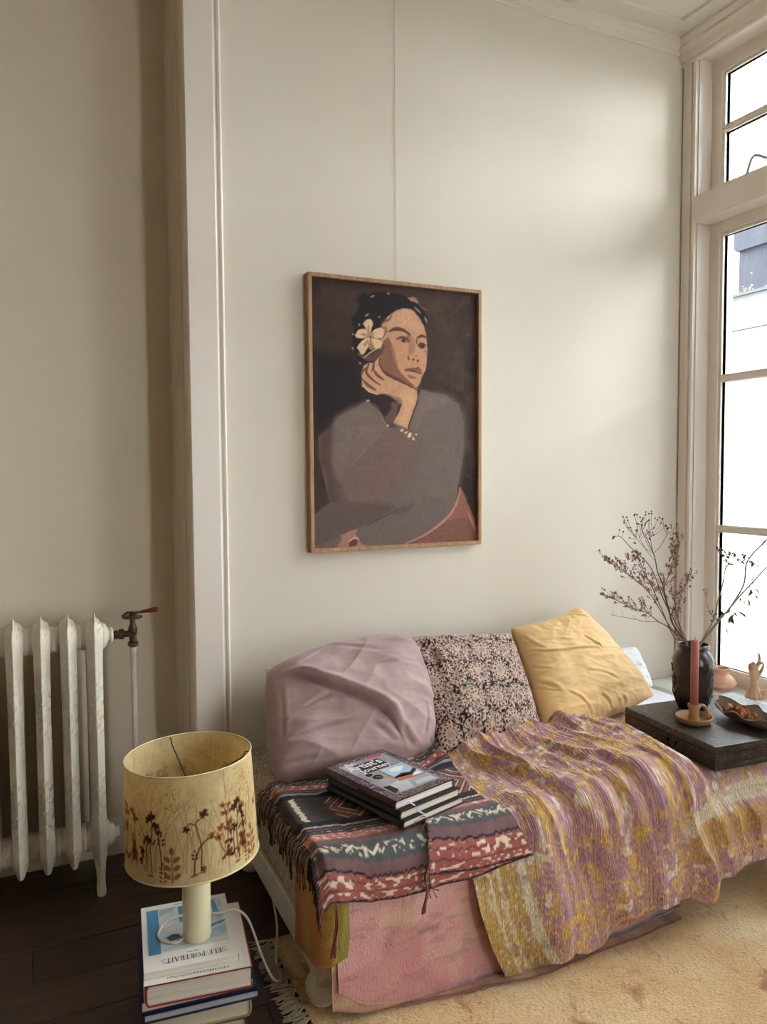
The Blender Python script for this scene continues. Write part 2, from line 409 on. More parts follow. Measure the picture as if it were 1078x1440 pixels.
# ------------------------------------------------------------------ outside
def outside():
    rend = plain('darkened_white_render', (132, 135, 137), (140, 143, 145), .8, 3, bstr=.2, bscale=30)  # white wall coloured mid-grey to hold its glare down
    cap = plain('darkened_stone_band', (68, 67, 66), (73, 72, 71), .8, 2)  # pale band, colour darkened to keep it from blowing out
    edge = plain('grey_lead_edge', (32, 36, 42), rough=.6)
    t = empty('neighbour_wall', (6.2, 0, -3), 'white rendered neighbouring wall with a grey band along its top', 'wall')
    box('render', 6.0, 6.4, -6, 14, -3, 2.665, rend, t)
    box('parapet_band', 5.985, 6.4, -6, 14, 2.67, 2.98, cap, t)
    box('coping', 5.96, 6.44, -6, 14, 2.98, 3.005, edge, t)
    ch = plain('darkened_blue_brick', (18, 19, 27), (36, 37, 48), .85, 6, (1, 1, .25), bstr=.5, bscale=25, bdist=.02)  # chimney colour darkened to suit the bright exposure
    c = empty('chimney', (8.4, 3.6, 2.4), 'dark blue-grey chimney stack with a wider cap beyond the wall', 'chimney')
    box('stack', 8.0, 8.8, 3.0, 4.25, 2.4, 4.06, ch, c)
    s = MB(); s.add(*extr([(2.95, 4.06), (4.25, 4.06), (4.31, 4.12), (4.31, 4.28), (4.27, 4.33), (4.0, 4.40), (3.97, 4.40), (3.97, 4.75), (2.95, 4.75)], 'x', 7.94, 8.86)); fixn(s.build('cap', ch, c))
    # shrub showing over the parapet
    g = plain('fresh_green_leaf', (62, 76, 36), (104, 112, 62), .6, 30)
    sh = empty('roof_shrub', (7, 3.5, 2.6), 'light green leafy shrub showing over the neighbouring wall', 'shrub')
    st = MB()
    lf = MB(); rr = random.Random(3)
    for k in range(9):
        bx, by = 7+rr.uniform(-.25, .25), 3.5+rr.uniform(-.35, .3)
        top = (bx+rr.uniform(-.2, .2), by+rr.uniform(-.2, .2), 3.2+rr.uniform(0, .28))
        st.tube([(bx, by, 2.4), ((bx+top[0])/2, (by+top[1])/2, 2.9), top], .008, 5)
        for q in range(26):
            a = rr.uniform(.55, 1.05); c0 = Vector((bx+(top[0]-bx)*a+rr.gauss(0, .07), by+(top[1]-by)*a+rr.gauss(0, .07), 2.4+(top[2]-2.4)*a+rr.gauss(0, .04)))
            d = Vector((rr.gauss(0, 1), rr.gauss(0, 1), rr.gauss(.3, .6))).normalized(); e = d.cross(Vector((rr.gauss(0, 1), rr.gauss(0, 1), 1))).normalized()
            n_ = d.cross(e)*.006; s_ = rr.uniform(.03, .055)
            lf.add([c0, c0+d*s_*.5+e*s_*.28+n_, c0+d*s_, c0+d*s_*.5-e*s_*.28+n_], [(0, 1, 2, 3)])
    st.build('stem', plain('shrub_twig', (70, 58, 44)), sh); tag(lf.build('foliage', g, sh), kind='stuff')
    S(box('ground_outside', -25, 30, -25, 30, -3.2, -3, plain('paving_outside', (150, 147, 142), (160, 156, 150), .9, 4)))
outside()

# ================================================================== radiator
def radiator_mat():
    m, nt, b = newmat('cast_iron_white_enamel'); tc = N(nt, 'ShaderNodeTexCoord'); v = tc.outputs['Object']
    c = ramp(nt, noise(nt, v, 5, 5), [(.3, lin4(222, 211, 192)), (.75, lin4(234, 224, 206))])
    L(nt, c, b.inputs['Base Color']); b.inputs['Roughness'].default_value = .36
    # scrolled relief on the upper and lower thirds of every section
    vo = N(nt, 'ShaderNodeTexVoronoi'); vo.inputs['Scale'].default_value = 62; L(nt, v, vo.inputs['Vector'])
    wv = N(nt, 'ShaderNodeMath', operation='MULTIPLY'); L(nt, vo.outputs['Distance'], wv.inputs[0]); wv.inputs[1].default_value = 22
    si = N(nt, 'ShaderNodeMath', operation='SINE'); L(nt, wv.outputs[0], si.inputs[0])
    sx = N(nt, 'ShaderNodeSeparateXYZ'); L(nt, v, sx.inputs[0])
    msk = ramp(nt, sx.outputs['Z'], [(0, (1, 1, 1, 1)), (.345, (1, 1, 1, 1)), (.37, (0, 0, 0, 1)), (.44, (0, 0, 0, 1)), (.47, (1, 1, 1, 1))])
    mu = N(nt, 'ShaderNodeMath', operation='MULTIPLY'); L(nt, si.outputs[0], mu.inputs[0]); L(nt, msk, mu.inputs[1])
    bump(nt, mu.outputs[0], b, .35, .0015)
    return m
def section_mesh(leg):
    """one column: wedge-nosed prism lofted in z, bottom point or leg, fin on top"""
    yf, yb = 0., .205
    def ring(z, w, a, c, nose=.046):
        # front ridge, right shoulder, right back, back ridge, left back, left shoulder
        n = min(nose, (c-a)/2*.8)
        return [(-w*.1, a, z), (w*.47, a+n*.5, z), (w, a+n, z), (w, c-n, z), (w*.5, c-n*.3, z), (0, c, z), (-w*.5, c-n*.3, z), (-w, c-n, z), (-w, a+n, z), (-w*.55, a+n*.5, z)]
    R = []
    if leg: R += [ring(0, .013, .002, .05, .012), ring(.012, .0145, 0, .052, .012), ring(.05, .0125, .006, .05, .012), ring(.085, .014, .004, .07, .014), ring(.105, .019, .002, .12), ring(.13, .023, 0, yb)]
    else: R += [ring(.098, .002, .03, .17, .006), ring(.103, .009, .014, .19, .012), ring(.114, .0165, .006, yb-.006), ring(.132, .0215, .001, yb), ring(.15, .023, 0, yb)]
    R += [ring(.2, .0235, 0, yb), ring(.33, .0225, .001, yb), ring(.6, .0225, .001, yb), ring(.74, .0235, 0, yb), ring(.80, .0245, -.002, yb), ring(.845, .027, -.001, yb), ring(.872, .027, .004, yb-.004), ring(.888, .021, .014, yb-.012), ring(.897, .010, .020, yb-.03), ring(.905, .0045, .022, .075), ring(.922, .003, .024, .060), ring(.930, .0008, .030, .048)]
    V = [p for r in R for p in r]; n = 10; F = []
    for i in range(len(R)-1):
        for k in range(n): F.append((i*n+k, i*n+(k+1) % n, (i+1)*n+(k+1) % n, (i+1)*n+k))
    F.append(tuple(range(n))[::-1]); F.append(tuple((len(R)-1)*n+k for k in range(n)))
    return V, F
def scroll_relief(m, sec, x0, y0):
    """cast scrolls standing proud of both nose faces, on the upper and lower thirds"""
    mb = MB(); w, n = .0228, .046; rr = random.Random(3)
    for sg in (1, -1):
        a = Vector((-.0023, 0, 0)); b = Vector((sg*w, n, 0)); d = b-a; L_ = d.length; d.normalize(); nn = Vector((sg*n, -w, 0)).normalized()
        def at(s, z): q = a+d*min(max(s, .002), L_-.002)+nn*.0003; return (x0+q.x, y0+q.y, z)
        for z0, z1 in ((.135, .40), (.53, .865)):
            z = z0; k = 0
            while z < z1:
                c = L_*(.32 if k % 2 else .66); h = .021; s_ = 1 if k % 2 else -1
                pts = [at(c+s_*(.0015+.0085*(t/5.2)**1.1)*math.cos(t*1.25), z+h*.45+(.002+.011*(t/5.2))*math.sin(t*1.25)) for t in np.linspace(0, 5.6, 16)]
                mb.tube(pts, [.0010]*4+[.0014]*8+[.0010]*4, 5)
                mb.tube([at(c-s_*.012, z), at(c-s_*.015, z+.010), at(c-s_*.009, z+.018)], [.0006, .0018, .0006], 5)
                z += .0235; k += 1
    return tag(mb.build('scroll_relief', m, sec, True), kind='stuff')
def build_radiator():
    m = radiator_mat(); y0 = -.044; x0 = .154; p = .0785; n = 9
    r = empty('radiator', (x0-4*p, y0+.1, 0), 'white cast iron column radiator with scroll relief against the recess wall', 'radiator')
    meshes = {}
    for k in range(n):
        leg = k in (0, n-1)
        if leg not in meshes:
            V, F = section_mesh(leg); me = bpy.data.meshes.new('radiator_section'); me.from_pydata(V, [], F); me.materials.append(m)
            bm = bmesh.new(); bm.from_mesh(me); bmesh.ops.bevel(bm, geom=[e for e in bm.edges if e.calc_face_angle(0) > .6], offset=.0016, segments=2, affect='EDGES'); bmesh.ops.recalc_face_normals(bm, faces=bm.faces[:]); bm.to_mesh(me); bm.free()
            meshes[leg] = me
        o = bpy.data.objects.new('radiator_section', meshes[leg]); COL.objects.link(o); o.parent = r
        o.location = Vector((x0-k*p, y0, 0))-Vector(r.location)
        if k == 0: rel = scroll_relief(m, o, x0, y0)
        else:
            q = rel.copy(); COL.objects.link(q); q.parent = o
    # hubs that join the sections
    for (z, rad) in ((.84, .043), (.165, .046)):
        for k in range(n-1):
            xa, xb = x0-(k+1)*p+.018, x0-k*p-.018; c = (xa+xb)/2; h = MB()
            pr = [(xa, rad*.93), (xa+.008, rad), (c-.003, rad), (c-.002, rad*.965), (c+.002, rad*.965), (c+.003, rad), (xb-.008, rad), (xb, rad*.93)]
            nn = 24; V = []; F = []
            for (xx, rr) in pr:
                for q in range(nn): t = 2*math.pi*q/nn; V.append((xx, y0+.1+rr*math.cos(t), z+rr*math.sin(t)))
            for i in range(len(pr)-1):
                for q in range(nn): F.append((i*nn+q, i*nn+(q+1) % nn, (i+1)*nn+(q+1) % nn, (i+1)*nn+q))
            mk('hub', V, F, m, r, True)
    def xl(pr, yc, zc, nn=24):
        V = []; F = []
        for (xx, rr) in pr:
            for q in range(nn): t = 2*math.pi*(q+.5)/nn; V.append((xx, yc+rr*math.cos(t), zc+rr*math.sin(t)))
        for i in range(len(pr)-1):
            for q in range(nn): F.append((i*nn+q, i*nn+(q+1) % nn, (i+1)*nn+(q+1) % nn, (i+1)*nn+q))
        F.append(tuple(range(nn))[::-1]); F.append(tuple((len(pr)-1)*nn+q for q in range(nn)))
        return V, F
    yc = y0+.1
    e = MB(); e.add(*xl([(x0+.02, .044), (x0+.032, .044), (x0+.036, .038), (x0+.044, .036), (x0+.046, .028), (x0+.05, .027)], yc, .165)); e.add(*xl([(x0+.05, .019), (x0+.066, .019)], yc, .165, 6))
    e.build('end_plug', m, r)
    e = MB(); e.add(*xl([(x0+.02, .045), (x0+.030, .044), (x0+.040, .036), (x0+.042, .026), (x0+.046, .026), (x0+.048, .021), (x0+.052, .026), (x0+.058, .026), (x0+.062, .018)], yc, .84)); e.build('bushing', m, r, True)
    # bronze valve
    br = plain('aged_bronze', (62, 50, 40), (92, 74, 58), .42, 30, metal=.7, bstr=.2, bscale=150)
    xv = .279; v = MB(); zv = .838
    v.add(*xl([(x0+.062, .012), (x0+.068, .013), (x0+.07, .016), (x0+.074, .016), (x0+.076, .012), (x0+.082, .012)], yc, zv, 16))
    v.add(*xl([(x0+.080, .0175), (x0+.096, .0175)], yc, zv, 6)); v.add(*xl([(x0+.096, .011), (xv, .011)], yc, zv, 16))
    v.lathe([(.015, -.043), (.017, -.040), (.017, -.030), (.012, -.027), (.012, -.005), (.015, .005), (.0145, .018), (.009, .034), (.008, .052), (.004, .056), (.004, .075)], (xv, yc, zv), 20)
    vo = v.build('valve_body', br, r)
    wh = MB(); wh.lathe([(.0, .0), (.030, 0), (.034, .002), (.034, .005), (.028, .005), (.012, .006), (.008, .013), (.0, .014)], (xv, yc, zv+.052), 28); wh.build('valve_disc', br, vo)
    hd = Vector((.92, -.30, .14)).normalized(); a = Vector((xv, yc, zv+.068)); la = MB()
    la.tube([a-hd*.034-Vector((0, 0, .004)), a-hd*.015+Vector((0, 0, .005)), a, a+hd*.03], [.003, .0045, .0055, .0035], 8); la.build('valve_lever', br, vo, True)
    wo = plain('red_brown_turned_wood', (84, 36, 26), (112, 50, 34), .3, 12, (1, 1, 1))
    h = MB(); h.tube([a+hd*t for t in (.026, .030, .045, .065, .078, .086, .090)], [.003, .005, .0062, .0085, .0088, .0065, .001], 14); h.build('valve_handle', wo, vo, True)
    pipe = MB(); pipe.lathe([(.0115, .79), (.0115, .775), (.0095, .772), (.009, .60), (.009, .02), (.009, 0)], (xv, yc, 0), 16); pipe.lathe([(.022, 0), (.022, .004), (.012, .012), (.009, .012)], (xv, yc, 0), 20)
    pipe.build('supply_pipe', plain('chipped_white_pipe_paint', (205, 197, 184), (190, 180, 166), .5, 18), r, True)
build_radiator()

# ================================================================== floor books
PAGES = {}
def pages_mat(c=(226, 214, 194)):
    if c not in PAGES:
        m, nt, b = newmat('page_edges'); v = coords(nt, 'Object', (1, 1, 260))
        L(nt, ramp(nt, noise(nt, v, 2.5, 4), [(.3, lin4(*[k*.80 for k in c])), (.55, lin4(*c)), (.8, lin4(*[min(255, k*1.03) for k in c]))]), b.inputs['Base Color'])
        b.inputs['Roughness'].default_value = .8; PAGES[c] = m
    return PAGES[c]
def frame2(o, ang):
    """local book axes: ex across the width from the spine, ey from foot to head, origin o at a bottom corner"""
    ex = Vector((math.cos(ang), math.sin(ang), 0)); ey = Vector((-math.sin(ang), math.cos(ang), 0)); o = Vector(o)
    return lambda x, y, z: o+ex*x+ey*y+Vector((0, 0, z))
def obox(mb, T, x0, x1, y0, y1, z0, z1):
    V, F = box_vf(x0, x1, y0, y1, z0, z1); return mb.add([T(*v) for v in V], F)
def book(name, T, w, h, t, cover, label, group=None, board=.003, over=.004, pages=(226, 214, 194), soft=False, roundspine=True, cat='book'):
    """hardback (or softback): two boards and a spine wrapped round a page block; spine along x=0"""
    base = T(w/2, h/2, 0)
    b = empty(name, base, label, cat, group)
    cv = MB(); ov = 0 if soft else over
    if roundspine and not soft:
        pr = [(w, 0), (.006, 0), (.002, t*.12), (-.001, t*.3), (-.002, t*.5), (-.001, t*.7), (.002, t*.88), (.006, t), (w, t), (w, t-board), (.008, t-board), (.005, t*.8), (.003, t*.5), (.005, t*.2), (.008, board), (w, board)]
    else:
        pr = [(w, 0), (0, 0), (0, t), (w, t), (w, t-board), (board, t-board), (board, board), (w, board)]
    V, F = extr([(x, z) for x, z in pr], 'y', 0, h)
    cv.add([T(*v) for v in V], F); fixn(cv.build('cover', cover, b))
    pg = MB(); obox(pg, T, (board+.0015), w-ov, ov, h-ov, board, t-board); pg.build('pages', pages_mat(pages), b)
    return b
def text_mesh(s, size, T, parent, mat, x, y, z, name='lettering', rot=0, align='LEFT', sx=1, bold=0, space=1):
    cu = bpy.data.curves.new('txt', 'FONT'); cu.body = s; cu.size = size; cu.align_x = align; cu.resolution_u = 2; cu.offset = bold; cu.space_character = space
    ob = bpy.data.objects.new('txt', cu); COL.objects.link(ob); dg = bpy.context.evaluated_depsgraph_get()
    me = bpy.data.meshes.new_from_object(ob.evaluated_get(dg)); bpy.data.objects.remove(ob)
    c, s_ = math.cos(rot), math.sin(rot)
    V = [T(x+(v.co.x*sx*c-v.co.y*s_), y+(v.co.x*sx*s_+v.co.y*c), z) for v in me.vertices]
    F = [tuple(p.vertices) for p in me.polygons]
    return mk(name, V, F, mat, parent)
# serif capitals drawn from strokes: (x0,y0,x1,y1,width) on a unit cap height; 'o' arcs (cx,cy,rx,ry,a0,a1,w)
TH, TN = .15, .06
SER = {
 'S': (.56, [('a', .28, .74, .2, .21, 30, 270, .11), ('a', .28, .27, .22, .23, -150, 90, .12), ('l', .47, .98, .47, .78, .04), ('l', .07, .02, .07, .24, .04)]),
 'E': (.62, [('l', .14, 0, .14, 1, TH), ('l', 0, .97, .56, .97, TN), ('l', 0, .03, .58, .03, TN), ('l', .14, .52, .44, .52, TN), ('l', .55, 1, .55, .8, .05), ('l', .57, 0, .57, .2, .05), ('l', .44, .42, .44, .62, .05)]),
 'L': (.58, [('l', .14, 0, .14, 1, TH), ('l', 0, .97, .3, .97, TN), ('l', 0, .03, .56, .03, TN), ('l', .55, 0, .55, .22, .05)]),
 'F': (.56, [('l', .14, 0, .14, 1, TH), ('l', 0, .97, .54, .97, TN), ('l', 0, .03, .3, .03, TN), ('l', .14, .5, .42, .5, TN), ('l', .53, 1, .53, .78, .05), ('l', .42, .4, .42, .6, .05)]),
 '-': (.36, [('l', .03, .36, .3, .36, .08)]),
 'P': (.58, [('l', .14, 0, .14, 1, TH), ('l', 0, .97, .3, .97, TN), ('l', 0, .03, .3, .03, TN), ('a', .26, .73, .25, .24, -90, 90, .12)]),
 'O': (.8, [('a', .38, .5, .33, .46, 0, 360, .13)]),
 'R': (.66, [('l', .14, 0, .14, 1, TH), ('l', 0, .97, .3, .97, TN), ('l', 0, .03, .3, .03, TN), ('a', .26, .74, .24, .23, -90, 90, .12), ('l', .3, .5, .58, .03, .14), ('l', .5, .03, .68, .03, TN)]),
 'T': (.66, [('l', .32, 0, .32, 1, TH), ('l', 0, .97, .64, .97, TN), ('l', .18, .03, .46, .03, TN), ('l', .03, 1, .03, .78, .05), ('l', .61, 1, .61, .78, .05)]),
 'A': (.74, [('l', .1, .02, .36, .98, .06), ('l', .36, .98, .62, .02, .15), ('l', .2, .36, .52, .36, .06), ('l', 0, .03, .2, .03, TN), ('l', .5, .03, .76, .03, TN)]),
 'I': (.34, [('l', .16, 0, .16, 1, TH), ('l', .02, .97, .3, .97, TN), ('l', .02, .03, .3, .03, TN)]),
}
def serif(s, size, T, parent, mat, x, y, z, rot=0, sx=1, space=.1, name='title_lettering'):
    V = []; F = []
    c_, s_ = math.cos(rot), math.sin(rot); px = 0
    def put(P):
        k = len(V)
        for (a, b) in P:
            a = (px+a)*size*sx; b = b*size; V.append(T(x+a*c_-b*s_, y+a*s_+b*c_, z))
        F.append(tuple(range(k, k+len(P))))
    for ch in s:
        w, st = SER[ch]
        for e in st:
            if e[0] == 'l':
                _, x0, y0, x1, y1, tw = e; d = math.hypot(x1-x0, y1-y0); nx, ny = -(y1-y0)/d*tw/2, (x1-x0)/d*tw/2
                put([(x0+nx, y0+ny), (x1+nx, y1+ny), (x1-nx, y1-ny), (x0-nx, y0-ny)])
            else:
                _, cx, cy, rx, ry, a0, a1, tw = e; n = 14
                for i in range(n):
                    p, q = (math.radians(a0+(a1-a0)*(i+d)/n) for d in (0, 1))
                    f = lambda t: tw*(.35+.65*abs(math.cos(t)))/2
                    put([(cx+(rx+f(p))*math.cos(p), cy+(ry+f(p)*.5)*math.sin(p)), (cx+(rx+f(q))*math.cos(q), cy+(ry+f(q)*.5)*math.sin(q)), (cx+(rx-f(q))*math.cos(q), cy+(ry-f(q)*.5)*math.sin(q)), (cx+(rx-f(p))*math.cos(p), cy+(ry-f(p)*.5)*math.sin(p))])
        px += w+space
    return mk(name, V, F, mat, parent)
def serif_len(s, space=.1): return sum(SER[c][0]+space for c in s)-space

M['ink'] = plain('black_ink', (34, 33, 36), rough=.5)
def poly_part(name, T, pts, z, mat, parent):
    return mk(name, [T(x, y, z) for x, y in pts], [tuple(range(len(pts)))], mat, parent)
def floor_books():
    g = 'books stacked on the floor under the lamp'
    paper = plain('white_book_jacket', (232, 226, 218), (238, 233, 226), .4, 6)
    navy = plain('navy_book_cloth', (24, 32, 62), (30, 40, 76), .55, 40, bstr=.15, bscale=400)
    navy2 = plain('dark_navy_book_cloth', (18, 24, 46), (24, 32, 58), .55, 40, bstr=.15, bscale=400)
    red = plain('red_book_boards', (140, 36, 44), (156, 44, 52), .5, 20)
    grey = plain('grey_book_cloth', (150, 148, 150), (160, 158, 160), .55, 30)
    tan = plain('tan_book_cloth', (150, 130, 100), (166, 146, 114), .6, 30)
    # seen from here the stack's books lie upside down: width axis runs right to left, head of the book nearest the camera
    def fr(x, y, ang, z): return frame2((x, y, z), ang)
    A = math.radians(180-6)      # ex points left, ey towards the camera
    # from the floor up: origin = spine-foot corner at the back right
    z = 0
    book('book', fr(.468, -.545, A-.03, z), .245, .29, .045, plain('brown_book_cloth', (74, 54, 44), (84, 62, 50), .6, 30), 'brown cloth book lying on the floorboards under the stack', g, pages=(206, 190, 160)); z += .0455
    book('book', fr(.475, -.545, A-.01, z), .25, .29, .050, tan, 'thick cream-paged book lying at the foot of the floor stack', g, pages=(214, 200, 172)); z += .0505
    book('book', fr(.487, -.545, A+.015, z), .272, .305, .022, navy2, 'thin dark navy book with grey page edges in the floor stack', g, pages=(176, 176, 178)); z += .0225
    book('book', fr(.475, -.555, A+.02, z), .268, .288, .029, navy, 'navy book under the thick red-edged one in the floor stack', g); z += .0295
    # the white-jacketed book: its spine lies on the left, head to the back
    T2 = frame2((.192, -.845, z), math.radians(-7.5))
    t2 = book('book', T2, .245, .285, .052, red, 'thick white-jacketed book with red edges second in the floor stack', g, pages=(222, 210, 192))
    jk = MB(); obox(jk, T2, -.0022, .242, .0015, .2835, .052, .0526); obox(jk, T2, -.0032, -.0022, .0015, .2835, .003, .052)
    jk.build('jacket', paper, t2)
    # half covered line of print near the front edge: only the feet of the letters show
    rr = random.Random(5); mk_ = MB(); x = .05
    for k in range(19):
        w = rr.choice((.002, .0035, .0045)); obox(mk_, T2, x, x+.0012, .012, .0185, .0527, .0529); obox(mk_, T2, x+w, x+w+.0012, .012, .0185, .0527, .0529)
        if k % 3: obox(mk_, T2, x, x+w, .012+.005*(k % 2), .0132+.005*(k % 2), .0527, .0529)
        x += w+.0042
    mk_.build('jacket_print', M['ink'], t2)
    z += .0532
    # top: softback SELF-PORTRAITS, its title towards the camera, upside down from here
    ang = math.radians(180-5.5); T1 = frame2((.438, -.570, z), ang)
    W, H, t = .220, .278, .0185
    t1 = book('book', T1, W, H, t, paper, 'white softback titled SELF-PORTRAITS with a blue cover drawing under the lamp', g, board=.0008, soft=True, pages=(230, 220, 202))
    e = t+.0004
    pale = plain('pale_blue_cover_wash', (186, 200, 204), (226, 224, 216), .4, 14, detail=6)
    blue = plain('cover_blue', (64, 130, 176), (84, 150, 192), .4, 20); teal = plain('cover_teal', (50, 104, 122), (70, 124, 140), .4, 20)
    lilac = plain('cover_lilac', (196, 196, 222), (206, 208, 228), .4, 20); sage = plain('cover_sage', (150, 172, 172), (176, 192, 190), .4, 20)
    fx = lambda u: W*(1-u); fy = lambda v: H*v           # u left to right as seen here, v from the back edge to the front
    def P(nm, pts, mt, dz=0): return poly_part(nm, T1, [(fx(u), fy(v)) for u, v in pts], e+dz, mt, t1)
    P('cover_picture', [(.05, .07), (.93, .07), (.93, .77), (.05, .77)], pale)
    for pts, mt in (([(.06, .08), (.19, .08), (.19, .78), (.06, .78)], blue), ([(.42, .09), (.50, .09), (.50, .36), (.42, .36)], blue), ([(.52, .16), (.66, .07), (.66, .10), (.56, .18)], blue), ([(.80, .10), (.86, .10), (.88, .33), (.82, .33)], blue), ([(.74, .07), (.88, .07), (.80, .12)], blue),
                    ([(.70, .50), (.93, .44), (.93, .47), (.70, .55)], blue), ([(.38, .44), (.62, .36), (.66, .42), (.46, .54)], lilac), ([(.45, .44), (.48, .43), (.49, .47), (.46, .48)], blue), ([(.50, .42), (.53, .41), (.54, .45), (.51, .46)], blue),
                    ([(.20, .10), (.40, .08), (.34, .16), (.20, .20)], sage), ([(.26, .56), (.33, .52), (.40, .54), (.41, .59), (.35, .62), (.29, .62)], teal), ([(.38, .60), (.43, .58), (.45, .63), (.41, .66), (.37, .64)], sage), ([(.48, .10), (.62, .07), (.50, .16)], sage), ([(.70, .58), (.93, .50), (.93, .64), (.74, .70)], plain('cover_light_blue', (150, 188, 208), (190, 208, 216), .4, 40))):
        P('cover_patch', pts, mt, .0002)
    ln = MB()
    def stroke(a, b, w=.0008):
        p, q = Vector((fx(a[0]), fy(a[1]))), Vector((fx(b[0]), fy(b[1]))); d = (q-p).normalized(); n = Vector((-d.y, d.x))*w/2
        ln.add([T1(*(p+n), e+.0005), T1(*(q+n), e+.0005), T1(*(q-n), e+.0005), T1(*(p-n), e+.0005)], [(0, 1, 2, 3)])
    for k in range(5): stroke((.84, .36+.03*k), (.90, .38+.03*k)); stroke((.90, .36+.03*k), (.85, .385+.03*k)); stroke((.84, .54+.035*k), (.91, .555+.035*k)); stroke((.22, .22+.035*k), (.40, .18+.035*k), .0005)
    stroke((.20, .46), (.40, .36)); stroke((.20, .74), (.52, .70)); stroke((.50, .70), (.62, .62)); stroke((.62, .62), (.66, .58)); stroke((.66, .2), (.8, .3)); stroke((.86, .2), (.93, .16))
    tag(ln.build('cover_lines', M['ink'], t1), kind='stuff')
    tw = .150; sz = .0185; sx = tw/(serif_len('SELF-PORTRAITS')*sz)
    serif('SELF-PORTRAITS', sz, T1, t1, M['ink'], W*.13, H*.865, e+.0004, sx=sx)
    sm_ = MB(); rr = random.Random(2); x = W*.42
    for k in range(9):
        obox(sm_, T1, x, x+.0013, H*.822, H*.822+.0032, e, e+.0003); x += .0027 if k != 4 else .0045
    sm_.build('author_print', M['ink'], t1)
    sm_ = MB(); x = W*.5
    for k in range(10):
        obox(sm_, T1, x, x+.0012, H*.035, H*.035+.003, e, e+.0003); x += .0026
    sm_.build('series_print', M['ink'], t1)
    return z+t
ZB = floor_books()

# ================================================================== table lamp
LX, LY = .332, -.735
def parchment():
    m, nt, b = newmat('parchment_shade'); v = coords(nt, 'Object')
    f = noise(nt, v, 9, 8, .7, 2.5)
    vs = coords(nt, 'Object', (60, 60, 8), (.3, .5, 0)); fib = noise(nt, vs, 3, 6, .7, 1.5)
    at = N(nt, 'ShaderNodeAttribute'); at.attribute_name = 'Col'
    c = ramp(nt, f, [(.3, lin4(214, 190, 138)), (.5, lin4(232, 212, 164)), (.7, lin4(240, 224, 182))])
    c = mixc(nt, ramp(nt, fib, [(.52, (0, 0, 0, 1)), (.62, (.5, .5, .5, 1))]), c, lin4(206, 178, 122))
    c = mixc(nt, 1.0, c, at.outputs['Color'], 'MULTIPLY')
    L(nt, c, b.inputs['Base Color']); b.inputs['Roughness'].default_value = .5
    tr = N(nt, 'ShaderNodeBsdfTranslucent'); L(nt, c, tr.inputs['Color']); mx = N(nt, 'ShaderNodeMixShader'); mx.inputs[0].default_value = .45
    out = [n for n in nt.nodes if n.type == 'OUTPUT_MATERIAL'][0]
    L(nt, b.outputs[0], mx.inputs[1]); L(nt, tr.outputs[0], mx.inputs[2]); L(nt, mx.outputs[0], out.inputs[0])
    return m
